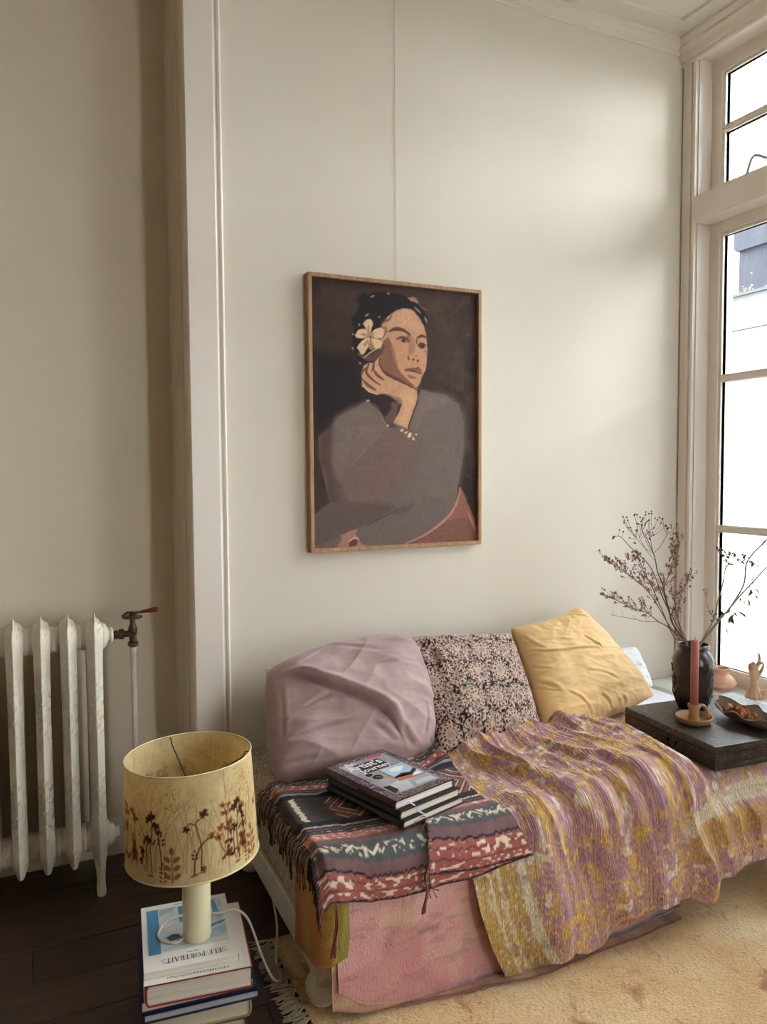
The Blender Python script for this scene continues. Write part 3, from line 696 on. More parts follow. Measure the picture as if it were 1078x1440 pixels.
def build_lamp():
    lamp = empty('table_lamp', (LX, LY, ZB), 'unlit table lamp with pressed-flower parchment shade on the stacked floor books', 'lamp')
    ivory = plain('ivory_stoneware', (226, 214, 176), (234, 224, 190), .28, 5, bstr=.03)
    b = MB(); b.lathe([(0, 0), (.033, 0), (.0345, .003), (.0345, .19), (.033, .222), (.030, .226), (.012, .228), (0, .228)], (LX, LY, ZB+.0015), 40); b.build('lamp_base', ivory, lamp, True)
    sk = MB(); sk.lathe([(.011, .226), (.011, .24), (.017, .245), (.017, .29), (.012, .292)], (LX, LY, ZB), 20); sk.build('socket', plain('black_bakelite', (26, 24, 22), rough=.35), lamp, True)
    # shade, a very slightly tilted cone; the flowers are pressed into the parchment as colour
    z0, z1, r0, r1 = ZB+.222, ZB+.470, .1600, .1515
    cx, cy = LX-.010, LY-.004
    tilt = Matrix.Rotation(math.radians(1.6), 3, Vector((.91, -.41, 0)).cross(Vector((0, 0, 1))))
    def cone(a, h, d=0):
        r = r0+(r1-r0)*h+d; z = z0+(z1-z0)*h
        p = tilt @ Vector((r*math.cos(a), r*math.sin(a), z-z0-.13)); return Vector((cx+p.x, cy+p.y, p.z+z0+.13))
    # ---- raster of pressed plants on (angle, height)
    NU, NV = 640, 136
    front = math.atan2(-2.6-cy, 0-cx)           # towards the room
    Lc = 2*math.pi*.156; img = np.ones((NU, NV, 3))
    U = np.arange(NU)/NU*Lc; Vv = np.linspace(0, .257, NV)
    def win(u, r):
        k = int(r/Lc*NU)+2; c = int(round(u/Lc*NU)); return np.arange(c-k, c+k+1) % NU
    def blob(u, v, ru, rv, col, a=0, soft=.35):
        I = win(u, max(ru, rv)*1.2)
        du = (U[I][:, None]-u+Lc/2) % Lc-Lc/2; dv = Vv[None]-v
        x = du*math.cos(a)+dv*math.sin(a); y = -du*math.sin(a)+dv*math.cos(a)
        d = np.sqrt((x/ru)**2+(y/rv)**2); w = np.clip((1-d)/soft, 0, 1)[..., None]
        img[I] = img[I]*(1-w)+img[I]*np.array(col)*w
    def line(pts, w, col):
        w = w*1.5; P = spline(pts, 4); us = [p[0] for p in P]; um = (min(us)+max(us))/2
        I = win(um, (max(us)-min(us))/2+.004); m_ = np.zeros((len(I), NV))
        for a, b_ in zip(P[:-1], P[1:]):
            du = (U[I][:, None]-a[0]+Lc/2) % Lc-Lc/2; dv = Vv[None]-a[1]; ex, ey = b_[0]-a[0], b_[1]-a[1]; ll = ex*ex+ey*ey+1e-12
            t = np.clip((du*ex+dv*ey)/ll, 0, 1); d = np.hypot(du-t*ex, dv-t*ey); m_ = np.maximum(m_, np.clip(1.6-d/w, 0, 1))
        img[I] = img[I]*(1-m_[..., None])+img[I]*np.array(col)*m_[..., None]
    DK = (.19, .10, .09); BR = (.52, .25, .14); RB = (.60, .33, .20); TAN = (.74, .58, .36)
    rr = random.Random(11)
    def leafpair(u, v, s, col, n=3):
        s = s*1.12
        for k in range(n):
            for sg in (-1, 1): blob(u+sg*s*.8, v+k*s*1.5, s*.85, s*.5, col, sg*.7)
        blob(u, v+n*s*1.5, s*.5, s*.8, col)
    def flower(u, v, s, col):
        s = s*1.35
        for k in range(6):
            a = k*1.05+rr.random(); blob(u+s*.6*math.cos(a), v+s*.6*math.sin(a), s*.55, s*.38, col, a)
        blob(u, v, s*.5, s*.5, col)
    uc = (front % (2*math.pi))/(2*math.pi)*Lc
    q = lambda f: uc+(f)                  # metres to the right of the middle as the camera sees it
    for rep in range(4):                   # the frieze of plants goes right round the shade
        o = rep*Lc/4-.02 if rep else 0
        for k in range(46):                # thin grasses
            a = rr.uniform(-.14, .14); line([(q(a+o), .03), (q(a+o+rr.uniform(-.01, .01)), .09), (q(a+o+rr.uniform(-.04, .05)), rr.uniform(.12, .2))], .00045, TAN)
        if rep: o += rr.uniform(-.02, .02)
        line([(q(-.095+o), .028), (q(-.098+o), .09), (q(-.092+o), .135), (q(-.094+o), .158)], .0009, DK); flower(q(-.092+o), .166, .008, DK); flower(q(-.102+o), .155, .007, DK); flower(q(-.104+o), .108, .008, DK); blob(q(-.09+o), .10, .006, .003, DK, .8); blob(q(-.086+o), .106, .006, .003, DK, .8)
        line([(q(-.108+o), .035), (q(-.109+o), .08), (q(-.105+o), .115)], .0008, DK)
        line([(q(-.070+o), .03), (q(-.072+o), .08), (q(-.078+o), .125), (q(-.082+o), .14)], .0009, DK); flower(q(-.082+o), .142, .008, DK); flower(q(-.076+o), .128, .006, DK); leafpair(q(-.07+o), .1, .006, DK, 2)
        line([(q(-.068+o), .10), (q(-.052+o), .14), (q(-.028+o), .17)], .0005, TAN)
        line([(q(.018+o), .03), (q(.020+o), .09), (q(.010+o), .14), (q(.016+o), .152)], .0009, DK); line([(q(.010+o), .14), (q(-.004+o), .146), (q(-.012+o), .136)], .0008, DK); flower(q(-.012+o), .132, .0065, DK); flower(q(.03+o), .164, .0085, DK); line([(q(.016+o), .15), (q(.03+o), .162)], .0009, DK)
        line([(q(.002+o), .025), (q(.006+o), .06), (q(.02+o), .09), (q(.04+o), .105)], .0011, DK); flower(q(.046+o), .108, .007, BR); leafpair(q(.005+o), .062, .005, DK, 2); blob(q(.002+o), .022, .012, .004, BR, .3); blob(q(.02+o), .026, .010, .003, BR); flower(q(.022+o), .034, .006, BR)
        leafpair(q(-.046+o), .024, .012, BR, 3); line([(q(-.046+o), .01), (q(-.046+o), .07), (q(-.049+o), .085)], .001, BR); leafpair(q(-.068+o), .012, .006, BR, 4)
        line([(q(.080+o), .05), (q(.066+o), .075), (q(.062+o), .1)], .001, BR); line([(q(.080+o), .05), (q(.086+o), .1), (q(.084+o), .15), (q(.076+o), .17)], .001, BR); line([(q(.080+o), .05), (q(.094+o), .09), (q(.096+o), .14)], .0009, BR)
        for (a, h, s) in ((.062, .1, .008), (.068, .12, .008), (.086, .112, .008), (.09, .125, .007), (.084, .15, .006), (.076, .172, .006), (.092, .168, .006), (.098, .155, .007), (.074, .152, .005)): flower(q(a+o), h, s, RB)
        for k in range(7): blob(q(.08+rr.uniform(-.012, .012)+o), .045+rr.uniform(-.005, .006), .007, .004, BR, rr.uniform(-1, 1))
        for k in range(9): blob(q(.105+rr.uniform(-.012, .012)+o), .05+rr.uniform(-.006, .006), .006, .004, RB, rr.uniform(-1, 1))
        for k in range(16): blob(q(.128+rr.uniform(-.008, .008)+o), .05+rr.uniform(0, .06), .007, .008, RB, rr.uniform(-1, 1))
        line([(q(.128+o), .05), (q(.131+o), .12), (q(.126+o), .17)], .001, RB); flower(q(.118+o), .165, .007, RB); flower(q(.132+o), .15, .009, RB)
        for k in range(9): blob(q(-.122+rr.uniform(-.008, .008)+o), .045+rr.uniform(0, .04), .005, .006, DK, rr.uniform(-1, 1))
        blob(q(-.1+o), .022, .010, .004, BR); blob(q(-.116+o), .1, .004, .008, DK)
        # tangle of pale grass heads at the upper left
        for k in range(60):
            a = rr.gauss(-.07, .03); h = rr.gauss(.185, .03); d = rr.uniform(-1, 1)
            line([(q(a+o), h), (q(a+o+.012*d), h+.012), (q(a+o+.03*d), h+.016+.01*d)], .0005, (.86, .74, .50))
        for k in range(14): blob(q(rr.uniform(-.06, -.02)+o), rr.uniform(.17, .23), .0012, .003, DK, rr.uniform(-.6, .6))
    img = np.clip(img, .02, 1)
    A = np.arange(NU)/NU*2*math.pi
    def skin(d, side):
        r = r0+(r1-r0)*np.linspace(0, 1, NV)[None]+d; z = np.linspace(0, z1-z0, NV)[None]-.13+0*A[:, None]
        p = np.stack([r*np.cos(A)[:, None], r*np.sin(A)[:, None], z], 2) @ np.array(tilt).T
        return p+np.array([cx, cy, z0+.13])
    Po, Pi = skin(0, 1), skin(-.0012, -1)
    k = NU*NV; idx = np.arange(k).reshape(NU, NV); nx = np.roll(idx, -1, 0)
    Fo = np.stack([idx[:, :-1], nx[:, :-1], nx[:, 1:], idx[:, 1:]], 2).reshape(-1, 4)
    rim = [np.stack([idx[:, e], idx[:, e]+k, nx[:, e]+k, nx[:, e]], 1) for e in (0, -1)]
    F = np.concatenate([Fo, Fo[:, ::-1]+k, rim[0], rim[1][:, ::-1]])
    icol = img*.35+.65
    sh = mk('lamp_shade', np.concatenate([Po.reshape(-1, 3), Pi.reshape(-1, 3)]), F, parchment(), lamp, True, col=np.concatenate([img.reshape(-1, 3), icol.reshape(-1, 3)]))
    tape = plain('shade_edge_tape', (214, 192, 150), (224, 204, 164), .6, 20); wire = plain('dark_steel_wire', (40, 34, 32), rough=.4, metal=.6)
    for h in (0, 1):
        t = MB(); t.tube([cone(a, h, -.0004) for a in np.linspace(0, 2*math.pi, 73)], .0022, 8, False); t.build('rim_tape', tape, sh, True)
    sm_a = front+.083/.156
    s_ = MB(); s_.add([cone(sm_a, 0, .0006), cone(sm_a+.006, 0, .0006), cone(sm_a+.006, 1, .0006), cone(sm_a, 1, .0006)], [(0, 1, 2, 3)]); s_.build('seam', plain('seam_shadow_brown', (120, 92, 58), rough=.6), sh)
    for k in range(3):
        a = front+math.pi+.32-k*2.094; w = MB(); c0 = Vector((cx, cy, z1-.075))
        w.tube([cone(a, .985, -.003), cone(a, .99, -.012), cone(a, .93, -.022), c0+(cone(a, .7)-c0)*.14], .0016, 6); w.build('spider_wire', wire, lamp, True)
    w = MB(); w.tube([(cx+.022*math.cos(t), cy+.022*math.sin(t), z1-.078) for t in np.linspace(0, 2*math.pi, 25)], .002, 6, False); w.build('spider_ring', wire, lamp, True)
    # flex: a loop on the top book, then over its edge to the floor and off behind the bed
    fl = plain('white_flex', (226, 218, 206), rough=.4); zt = ZB+.0042
    f = MB(); f.tube(spline([(LX-.03, LY-.005, zt+.004), (LX-.055, LY-.01, zt), (LX-.082, LY+.012, zt), (LX-.088, LY+.045, zt), (LX-.065, LY+.085, zt), (LX-.02, LY+.10, zt), (LX+.03, LY+.085, zt), (LX+.075, LY+.07, zt), (.445, -.665, ZB+.0035), (.478, -.675, ZB-.03), (.505, -.70, .10), (.53, -.71, .04), (.555, -.69, .012), (.566, -.66, .006), (.572, -.60, .008), (.60, -.52, .05), (.61, -.44, .10)], 7), .0032, 8); f.build('flex', fl, lamp, True)
build_lamp()

# ================================================================== daybed, mattress and the layered textiles
ZM, S0, RM = .415, .85, .05
def bed_pt(x, s, off):
    """point on the made bed: s runs from the back wall over the top and down the front"""
    th = np.clip((s-S0)/RM, 0, math.pi/2); r = RM+off
    y = -np.minimum(s, S0)-np.sin(th)*r; z = ZM-RM+np.cos(th)*r-np.maximum(0, s-S0-RM*math.pi/2)
    return np.stack([x+0*s, y+0*x, z+0*x], -1)
def s_of_z(z): return S0+RM*math.pi/2+(ZM-RM-z)
def build_bed():
    wht = plain('cream_lacquered_frame', (214, 206, 192), (222, 214, 200), .4, 4)
    b = empty('daybed', (1.5, -.45, 0), 'low cream-painted daybed with ball feet under the quilts', 'bed')
    for nm, a in (('side_rail', (.600, .624, -.845, -.05, .105, .192)), ('side_rail', (2.41, 2.434, -.845, -.05, .105, .192)), ('front_rail', (.624, 2.41, -.845, -.82, .105, .192)), ('back_rail', (.624, 2.41, -.075, -.05, .105, .192))): box(nm, *a, wht, b, .003)
    for k in range(11):
        box('slat', .66+k*.16, .73+k*.16, -.82, -.075, .165, .180, wht, b)
    for x in (.636, 2.398):
        for y in (-.808, -.088):
            l = MB(); l.box(x-.026, x+.026, y-.026, y+.026, .07, .165)
            l.lathe([(0, 0), (.026, 0), (.032, .004), (.030, .010), (.036, .018), (.045, .034), (.046, .046), (.040, .060), (.028, .070), (.026, .074)], (x, y, .0085), 28); fixn(l.build('leg', wht, b))
    # mattress in a pale brocade cover
    m, nt, bs = newmat('ecru_brocade'); v = coords(nt, 'Object')
    n1 = noise(nt, v, 16, 3, .5, 2.8); vo = N(nt, 'ShaderNodeTexVoronoi'); vo.inputs['Scale'].default_value = 26; L(nt, v, vo.inputs['Vector'])
    si = N(nt, 'ShaderNodeMath', operation='SINE'); mu = N(nt, 'ShaderNodeMath', operation='MULTIPLY'); mu.inputs[1].default_value = 46; L(nt, n1, mu.inputs[0]); L(nt, mu.outputs[0], si.inputs[0])
    L(nt, ramp(nt, si.outputs[0], [(.3, lin4(150, 132, 110)), (.6, lin4(204, 190, 168))]), bs.inputs['Base Color']); bs.inputs['Roughness'].default_value = .75
    bump(nt, si.outputs[0], bs, .35, .003)
    V, F = box_vf(.594, 2.44, -.9, -.035, .192, ZM); o = mk('mattress', V, F, m)
    bm = bmesh.new(); bm.from_mesh(o.data); bmesh.ops.bevel(bm, geom=bm.edges[:], offset=.048, segments=6, affect='EDGES', profile=.5); bm.to_mesh(o.data); bm.free()
    o.data.polygons.foreach_set('use_smooth', np.ones(len(o.data.polygons), bool))
    tag(o, 'daybed mattress in an ecru brocade cover, showing beside the mauve cushion', 'mattress')
build_bed()

def quilt_mat(name, su=190, sv=26, strength=.5, dist=.004, rough=.85, vary=.2):
    """hand-quilted cotton: colour attribute, broken up along the running stitches, crinkled relief"""
    m, nt, b = newmat(name); at = N(nt, 'ShaderNodeAttribute'); at.attribute_name = 'Col'
    v = coords(nt, 'UV', (su, sv, 1)); w = noise(nt, v, 1, 3, .6, .9); v2 = coords(nt, 'UV', (su*2.2, sv*5, 1)); w2 = noise(nt, v2, 1, 2, .5)
    c = mixc(nt, 1.0, at.outputs['Color'], ramp(nt, w2, [(.3, (1-vary, 1-vary, 1-vary, 1)), (.7, (1+vary*.6, 1+vary*.6, 1+vary*.6, 1))]), 'MULTIPLY')
    L(nt, c, b.inputs['Base Color']); b.inputs['Roughness'].default_value = rough; b.inputs['Specular IOR Level'].default_value = .2
    b.inputs['Sheen Weight'].default_value = .08
    n1 = bump(nt, w, b, strength, dist)
    bump(nt, w2, b, .3, .0012, n1)
    return m
def lerp(a, b, t): return np.asarray(a)*(1-t)+np.asarray(b)*t
def C(*c): return np.array(lin(*c))
def mix3(base, col, w): return base*(1-w[..., None])+np.asarray(col)*w[..., None]
def ridge(p, q, k): return 1-np.abs(2*fbm(p, q, k, 2)-1)

# ---- pink kantha quilt hanging to the floor, with its folded-under second layer
def pink_quilt():
    mt = quilt_mat('pink_kantha', 190, 75, .8, .005, vary=.28)
    q = empty('kantha_quilt', (1.18, -.92, 0), 'faded pink hand-quilted bedcover hanging down to the rug', 'quilt')
    nu, nv = 280, 150
    u = np.linspace(0, 1, nu)[:, None]; v = np.linspace(0, 1, nv)[None]
    def layer(nm, xa, xb, zl, yl, off, hem, colf, grow=0):
        x = xa+(xb-xa)*u+0*v
        zh = np.interp(x[:, :1], *zl); yh = np.interp(x[:, :1], *yl)       # hem height / how far out the hem lies
        # path: from s=.62 on top, over the front edge, down, then out along the rug
        sdown = s_of_z(np.maximum(zh, .022)); out = np.clip(yh, 0, 1)
        tot = sdown-.62+out; d = v*tot; s = np.minimum(.62+d, sdown); ex = np.maximum(0, d-(sdown-.62))
        P = bed_pt(x, s, off)
        hang = sm(S0+.05, S0+.45, s)
        wav = (fbm(x*5, s*1.2, 1, 3)-.5)*.035*hang+(fbm(x*16, s*3, 2, 2)-.5)*.006*hang
        P[..., 1] -= wav+.014*hang+ex*.96; P[..., 2] = np.maximum(P[..., 2]-ex*.06, hem+.003*np.sin(x*37))
        P[..., 0] += (fbm(x*3, s*4, 4, 2)-.5)*.012*hang
        c = colf(x, s, tot-d)
        return sheet(nm, P, mt, q, c.reshape(-1, 3), np.stack([x, s+ex], -1).reshape(-1, 2), .005, True)
    def pink(x, s, e):
        n = fbm(x*9, s*9, 3, 4); n2 = fbm(x*26, s*26, 5, 3); pt = fbm(x*5+3, s*5, 6, 3)
        c = lerp(C(198, 138, 138), C(224, 174, 168), n[..., None])
        c = mix3(c, C(212, 176, 150), sm(.54, .68, n2)*.6); c = mix3(c, C(190, 116, 122), sm(.55, .66, pt)*.5)
        c = mix3(c, C(204, 150, 164), sm(.6, .75, fbm(x*4, s*7, 7, 3))*.6)
        wp = fbm(x*22, s*60, 1, 3); c = mix3(c, C(136, 116, 110), sm(.016, .0, np.abs(s-1.105)-.004)*sm(.78, .84, x)*sm(.94, .88, x)*sm(.42, .55, wp)*.8); c = mix3(c, C(140, 112, 112), sm(.62, .72, wp)*.35)   # worn patches
        c = mix3(c, C(150, 124, 128), sm(.016, .012, e)*sm(.8, 1.1, x)*.6*sm(.3, .5, fbm(x*30, s*6, 2, 2))+sm(.016, .01, e)*.2)
        c = mix3(c, C(140, 152, 156), sm(.016, .012, e)*sm(1.25, 1.4, x)*.6*sm(.35, .5, fbm(x*26, s*0+2, 5, 2)))
        return c
    def beige(x, s, e):
        n = fbm(x*30, s*40, 3, 3); c = lerp(C(170, 124, 104), C(206, 176, 146), n[..., None]); return mix3(c, C(160, 96, 92), sm(.006, .002, e)*.8)
    xs = [.63, .70, .78, .86, .95, 1.1, 1.3, 1.5, 1.75]
    layer('quilt_underlayer', .622, 1.742, (xs, [.05, .03, .02, .02, .02, .02, .02, .02, .02]), (xs, [.0, .0, .0, .012, .028, .050, .058, .05, .035]), .006, .0135, beige)
    layer('quilt_face', .636, 1.762, (xs, [.105, .055, .035, .025, .022, .022, .022, .022, .04]), (xs, [0, 0, 0, 0, .005, .014, .018, .014, .004]), .012, .020, pink)
pink_quilt()

# ---- orange and yellow striped quilt end turned round the left corner
def orange_quilt():
    mt = quilt_mat('orange_yellow_kantha', 190, 90, .8, .005, vary=.28)
    nu, nv = 70, 90
    path = np.array(spline([(.589, -.735), (.586, -.80), (.592, -.865), (.612, -.905), (.640, -.924), (.664, -.928)], 14)); t = np.linspace(0, len(path)-1, nu)
    px = np.interp(t, np.arange(len(path)), path[:, 0]); py = np.interp(t, np.arange(len(path)), path[:, 1])
    u = np.linspace(0, 1, nu)[:, None]; v = np.linspace(0, 1, nv)[None]
    ztop = .408; zb = .135+.05*u+.004*np.sin(u*9)
    z = ztop+(zb-ztop)*v; k = 1-sm(0, .22, v)
    P = np.stack([px[:, None]+.035*k*(1-u)+.012*(fbm(u*4, v*3, 2, 2)-.5)*v, py[:, None]+.03*k+.016*(fbm(u*5, v*2, 3, 2)-.5)*v, z], -1)
    n = fbm(u*18+0*v, v*24+0*u, 4, 3); U = u+0*v
    c = lerp(C(176, 128, 66), C(206, 166, 84), n[..., None]); c = mix3(c, C(186, 96, 74), sm(.30, .10, U)); c = mix3(c, C(200, 130, 88), sm(.3, .4, U)*sm(.62, .5, U)*.8); c = mix3(c, C(164, 152, 70), sm(.72, .84, U))
    o = sheet('striped_quilt', P, mt, None, c.reshape(-1, 3), np.stack([U*.26, z+0*u], -1).reshape(-1, 2), .005, True)
    tag(o, 'orange and yellow striped quilt end hanging at the corner beside the pink quilt', 'quilt')
orange_quilt()

# ---- yellow and mauve crinkled quilt
def yfold(x, s):
    p = x-.24*s; top = sm(.36, .46, s)
    msk = sm(1.17, 1.30, x)*(1-sm(1.80, 1.90, x)*(1-sm(.93, 1.0, s)))
    r1 = ridge(p*5.2+1.3, s*1.1, 1)**2.2; r2 = ridge(p*12, s*2.2+4, 3)**2; r3 = ridge(p*26+s*3, s*5, 5)**1.5
    hang = sm(S0, S0+.18, s)
    h = (.054*r1+.028*r2+.010*r3)*msk*(1-.35*hang)
    h = h+hang*((fbm(p*4.5, s*.7, 2, 2)-.42)*.05+(ridge(p*8, s*.5, 6)-.5)*.022)*sm(1.10, 1.28, x)
    h = h+.05*hang*np.exp(-((x-1.785)/.035)**2)*sm(.93, 1.15, s)*.9
    h = h+.045*np.exp(-((x-1.30)/.13)**2)*np.exp(-((s-.45)/.055)**2)+.02*np.exp(-((x-1.55)/.15)**2)*np.exp(-((s-.47)/.05)**2)
    return np.maximum(h, -.004)*top
def yellow_quilt():
    mt = quilt_mat('yellow_mauve_crinkle', 150, 17, 1., .012, vary=.46)
    nu, nv = 420, 300
    u = np.linspace(0, 1, nu)[:, None]; v = np.linspace(0, 1, nv)[None]
    zx = [1.0, 1.06, 1.10, 1.17, 1.24, 1.31, 1.36, 1.42, 1.46, 1.52, 1.59, 1.70, 1.775, 1.80, 1.83, 1.89, 1.965, 2.04, 2.10, 2.44]
    zz = [.03, .028, .020, .022, .036, .050, .033, .040, .074, .100, .114, .112, .094, .10, .128, .136, .160, .168, .175, .19]
    sL = [.3, .6, .85, .96, 1.08, 1.18, 1.30]; xL = [.975, .975, .985, 1.010, 1.028, 1.06, 1.118]
    s = .33+v*(1.25-.33)+0*u
    for it in range(3):
        x = np.interp(s, sL, xL)*(1-u)+2.435*u; s1 = s_of_z(np.interp(x, zx, zz)); s = .33+v*(s1-.33)
    h = yfold(x, s); P = bed_pt(x, s, .014+h)
    hang = sm(S0, S0+.3, s); P[..., 1] -= .034*hang+.008*hang*sm(1.35, 1.10, x)
    P[..., 2] = np.maximum(P[..., 2], .026)
    # colours
    X, S_ = x+.012*(fbm(x*20, s*20, 2, 2)-.5), s+.02*(fbm(x*16, s*16, 6, 2)-.5)
    n = fbm(X*40, S_*26, 1, 3); a = fbm(X*90+9, S_*60, 4, 2); st = fbm(X*7, S_*5, 3, 2)
    c = lerp(C(172, 124, 140), C(208, 166, 172), fbm(X*10, S_*10, 5, 3)[..., None])
    # scribbled floral outlines in ochre, in loose rows
    sc = np.abs(fbm(X*29+3, S_*20, 7, 2)-.5); sc2 = np.abs(fbm(X*46, S_*31+8, 2, 2)-.5)
    dens = sm(.30, .55, .55*fbm(X*12, S_*10, 6, 2)+.45*(.5+.5*np.sin(X*42+2*np.sin(S_*21))*np.sin(S_*38)))
    yl = np.clip(sm(.075, .03, sc)+sm(.06, .02, sc2)+.5*sm(.56, .64, n), 0, 1)*(.45+.55*dens)
    c = mix3(c, lerp(C(214, 162, 74), C(246, 204, 122), a[..., None]), yl*.95)
    c = mix3(c, C(244, 230, 210), sm(.64, .72, fbm(X*44+7, S_*34+3, 2, 2))*.8*sm(.38, .5, st))
    # worked border down the left edge, and along the hanging front at the far end
    e = x-np.interp(s, sL, xL)
    lb = sm(.175, .165, e)
    bc = lerp(C(206, 164, 88), C(184, 150, 92), n[..., None]); bc = mix3(bc, C(222, 206, 172), sm(.55, .7, a)*.7)
    bc = mix3(bc, C(226, 214, 188), (sm(.132, .140, e)*sm(.168, .160, e)+.7*sm(.040, .045, e)*sm(.056, .050, e)+.6*sm(.068, .072, e)*sm(.084, .08, e))*sm(.25, .45, a+.2))
    bc = mix3(bc, C(140, 96, 112), sm(.62, .7, fbm(X*40, S_*40, 6, 2))*.4)
    c = c*(1-lb[..., None])+bc*lb[..., None]
    zc = ZM-RM-(s-S0-RM*math.pi/2); rb = sm(1.66, 1.76, x)
    band0 = .360-.05*sm(2.0, 1.66, x)
    c = mix3(c, lerp(C(216, 196, 158), C(232, 220, 196), a[..., None]), rb*sm(band0+.022, band0+.014, zc)*sm(band0-.028, band0-.020, zc)*.85)
    c = mix3(c, lerp(C(190, 142, 64), C(208, 166, 96), n[..., None]), rb*sm(band0-.03, band0-.04, zc)*sm(band0-.115, band0-.10, zc)*.7)
    o = sheet('patterned_quilt', P, mt, None, np.clip(c*1.0, 0, .95).reshape(-1, 3), np.stack([x, s], -1).reshape(-1, 2), .004, True)
    tag(o, 'crinkled yellow and mauve floral quilt spread over the daybed beside the wooden chest', 'quilt')
yellow_quilt()

# ---- ikat throw with its folded-back end
def ikat_col(x, t, W, seed=0):
    """t = distance from the front hem, W = total width"""
    n = fbm(x*70, t*40+seed, 2, 2); jag = .004*(np.floor(vnoise(x*170, t*0+3+seed, 3)*3)-1); tt = t+jag*.5
    RED, PNK, MAR, GRY, CRM, NAV, CHR = C(146, 82, 76), C(178, 110, 104), C(108, 80, 80), C(74, 76, 78), C(212, 196, 170), C(28, 28, 40), C(66, 58, 58)
    c = np.zeros(x.shape+(3,))+CHR
    def band(a, b, col, w=1.): 
        k = (sm(a-.0012, a+.0012, tt)*sm(b+.0012, b-.0012, tt)*w); c[:] = mix3(c, col, k)
    def dots(a, b, f, ph=0):
        k = sm(.62, .70, vnoise(x*f*1.7+ph, (t-a)*210+ph, 4))*sm(a, a+.003, t)*sm(b, b-.003, t); c[:] = mix3(c, CRM, k*.85)
    def zig(a, b, p):
        m_ = (a+b)/2; amp = (b-a)*.22; q = np.abs(((x/p) % 1)-.5)*4-1
        k = sm(.0042, .0018, np.abs(t-m_-amp*q*np.sign(np.sin(x/p*math.pi)))+.005*(n-.5))*sm(.30, .42, vnoise(x*60, t*30, 1)); k = np.maximum(k, sm(.66, .74, vnoise(x*130, t*190, 5))*.8*sm(.0, .006, t-a-.004)*sm(0, .006, b-t-.004)); c[:] = mix3(c, CRM, k*.9)
    def half(f):                                  # f maps t from an edge inwards
        pass
    ht = [(0, .005, NAV), (.005, .056, RED), (.056, .060, NAV), (.060, .080, MAR), (.080, .120, GRY), (.120, .142, MAR), (.142, .176, PNK), (.176, .180, NAV), (.180, .190, GRY), (.190, .196, NAV), (.196, .204, MAR), (.204, .212, NAV), (.212, .222, C(150, 136, 124)), (.222, .250, NAV)]
    for a, b_, col in ht: band(a, b_, col)
    band(.026, .028, NAV, .8); band(.042, .044, NAV, .8); dots(.007, .025, 60); dots(.030, .054, 60, 3); dots(.144, .174, 70, 9); zig(.082, .118, .045)
    dots(.181, .189, 120); dots(.212, .222, 130)
    back = [(.225, .245, NAV), (.200, .225, C(120, 108, 100)), (.196, .2, NAV), (.14, .196, RED), (.075, .14, GRY), (.0, .075, MAR)]
    tb = W-t
    for a, b_, col in [(.145, .172, NAV), (.132, .145, C(140, 126, 116)), (.126, .132, NAV), (.118, .126, MAR), (.112, .118, NAV), (.078, .112, RED), (.044, .078, GRY), (.008, .044, RED), (0, .008, NAV)]:
        k = sm(a-.001, a+.001, tb)*sm(b_+.001, b_-.001, tb); c[:] = mix3(c, col, k)
    k = sm(.63, .71, vnoise(x*105, tb*190, 6))*sm(.01, .013, tb)*sm(.11, .106, tb); c[:] = mix3(c, CRM, k*.7)
    # centre field: stepped lozenges in red and cream
    f0, f1 = .250, W-.172; fm = (f0+f1)/2; hw = (f1-f0)/2
    inn = sm(f0+.002, f0+.006, t)*sm(f1-.002, f1-.006, t)*sm(.715, .73, x+.006*(n-.5))
    q = np.abs(((x-.70)/.16) % 1-.5)*2; d = q+np.abs(t-fm)/hw*.9
    d = np.floor(d*14+.8*(n-.5))/14
    c[:] = mix3(c, CRM, inn*(sm(.03, .0, np.abs(d-.42)-.035)+sm(.03, 0, np.abs(d-.80)-.03)+sm(.03, 0, np.abs(d-1.2)-.025))*.8)
    c[:] = mix3(c, C(150, 72, 58), inn*(sm(.03, .0, np.abs(d-.60)-.08)+sm(.03, .0, np.abs(d-1.02)-.06)+sm(.16, .10, d))*.85)
    ed = sm(.003, .0, np.abs(x-.628-.010*vnoise(t*150, t*0, 2))-.006)*sm(f0, f0+.004, t)*sm(f1, f1-.004, t); c[:] = mix3(c, CRM, ed*.85)
    return np.clip(c*(0.98+.40*n[..., None]), 0, 1)
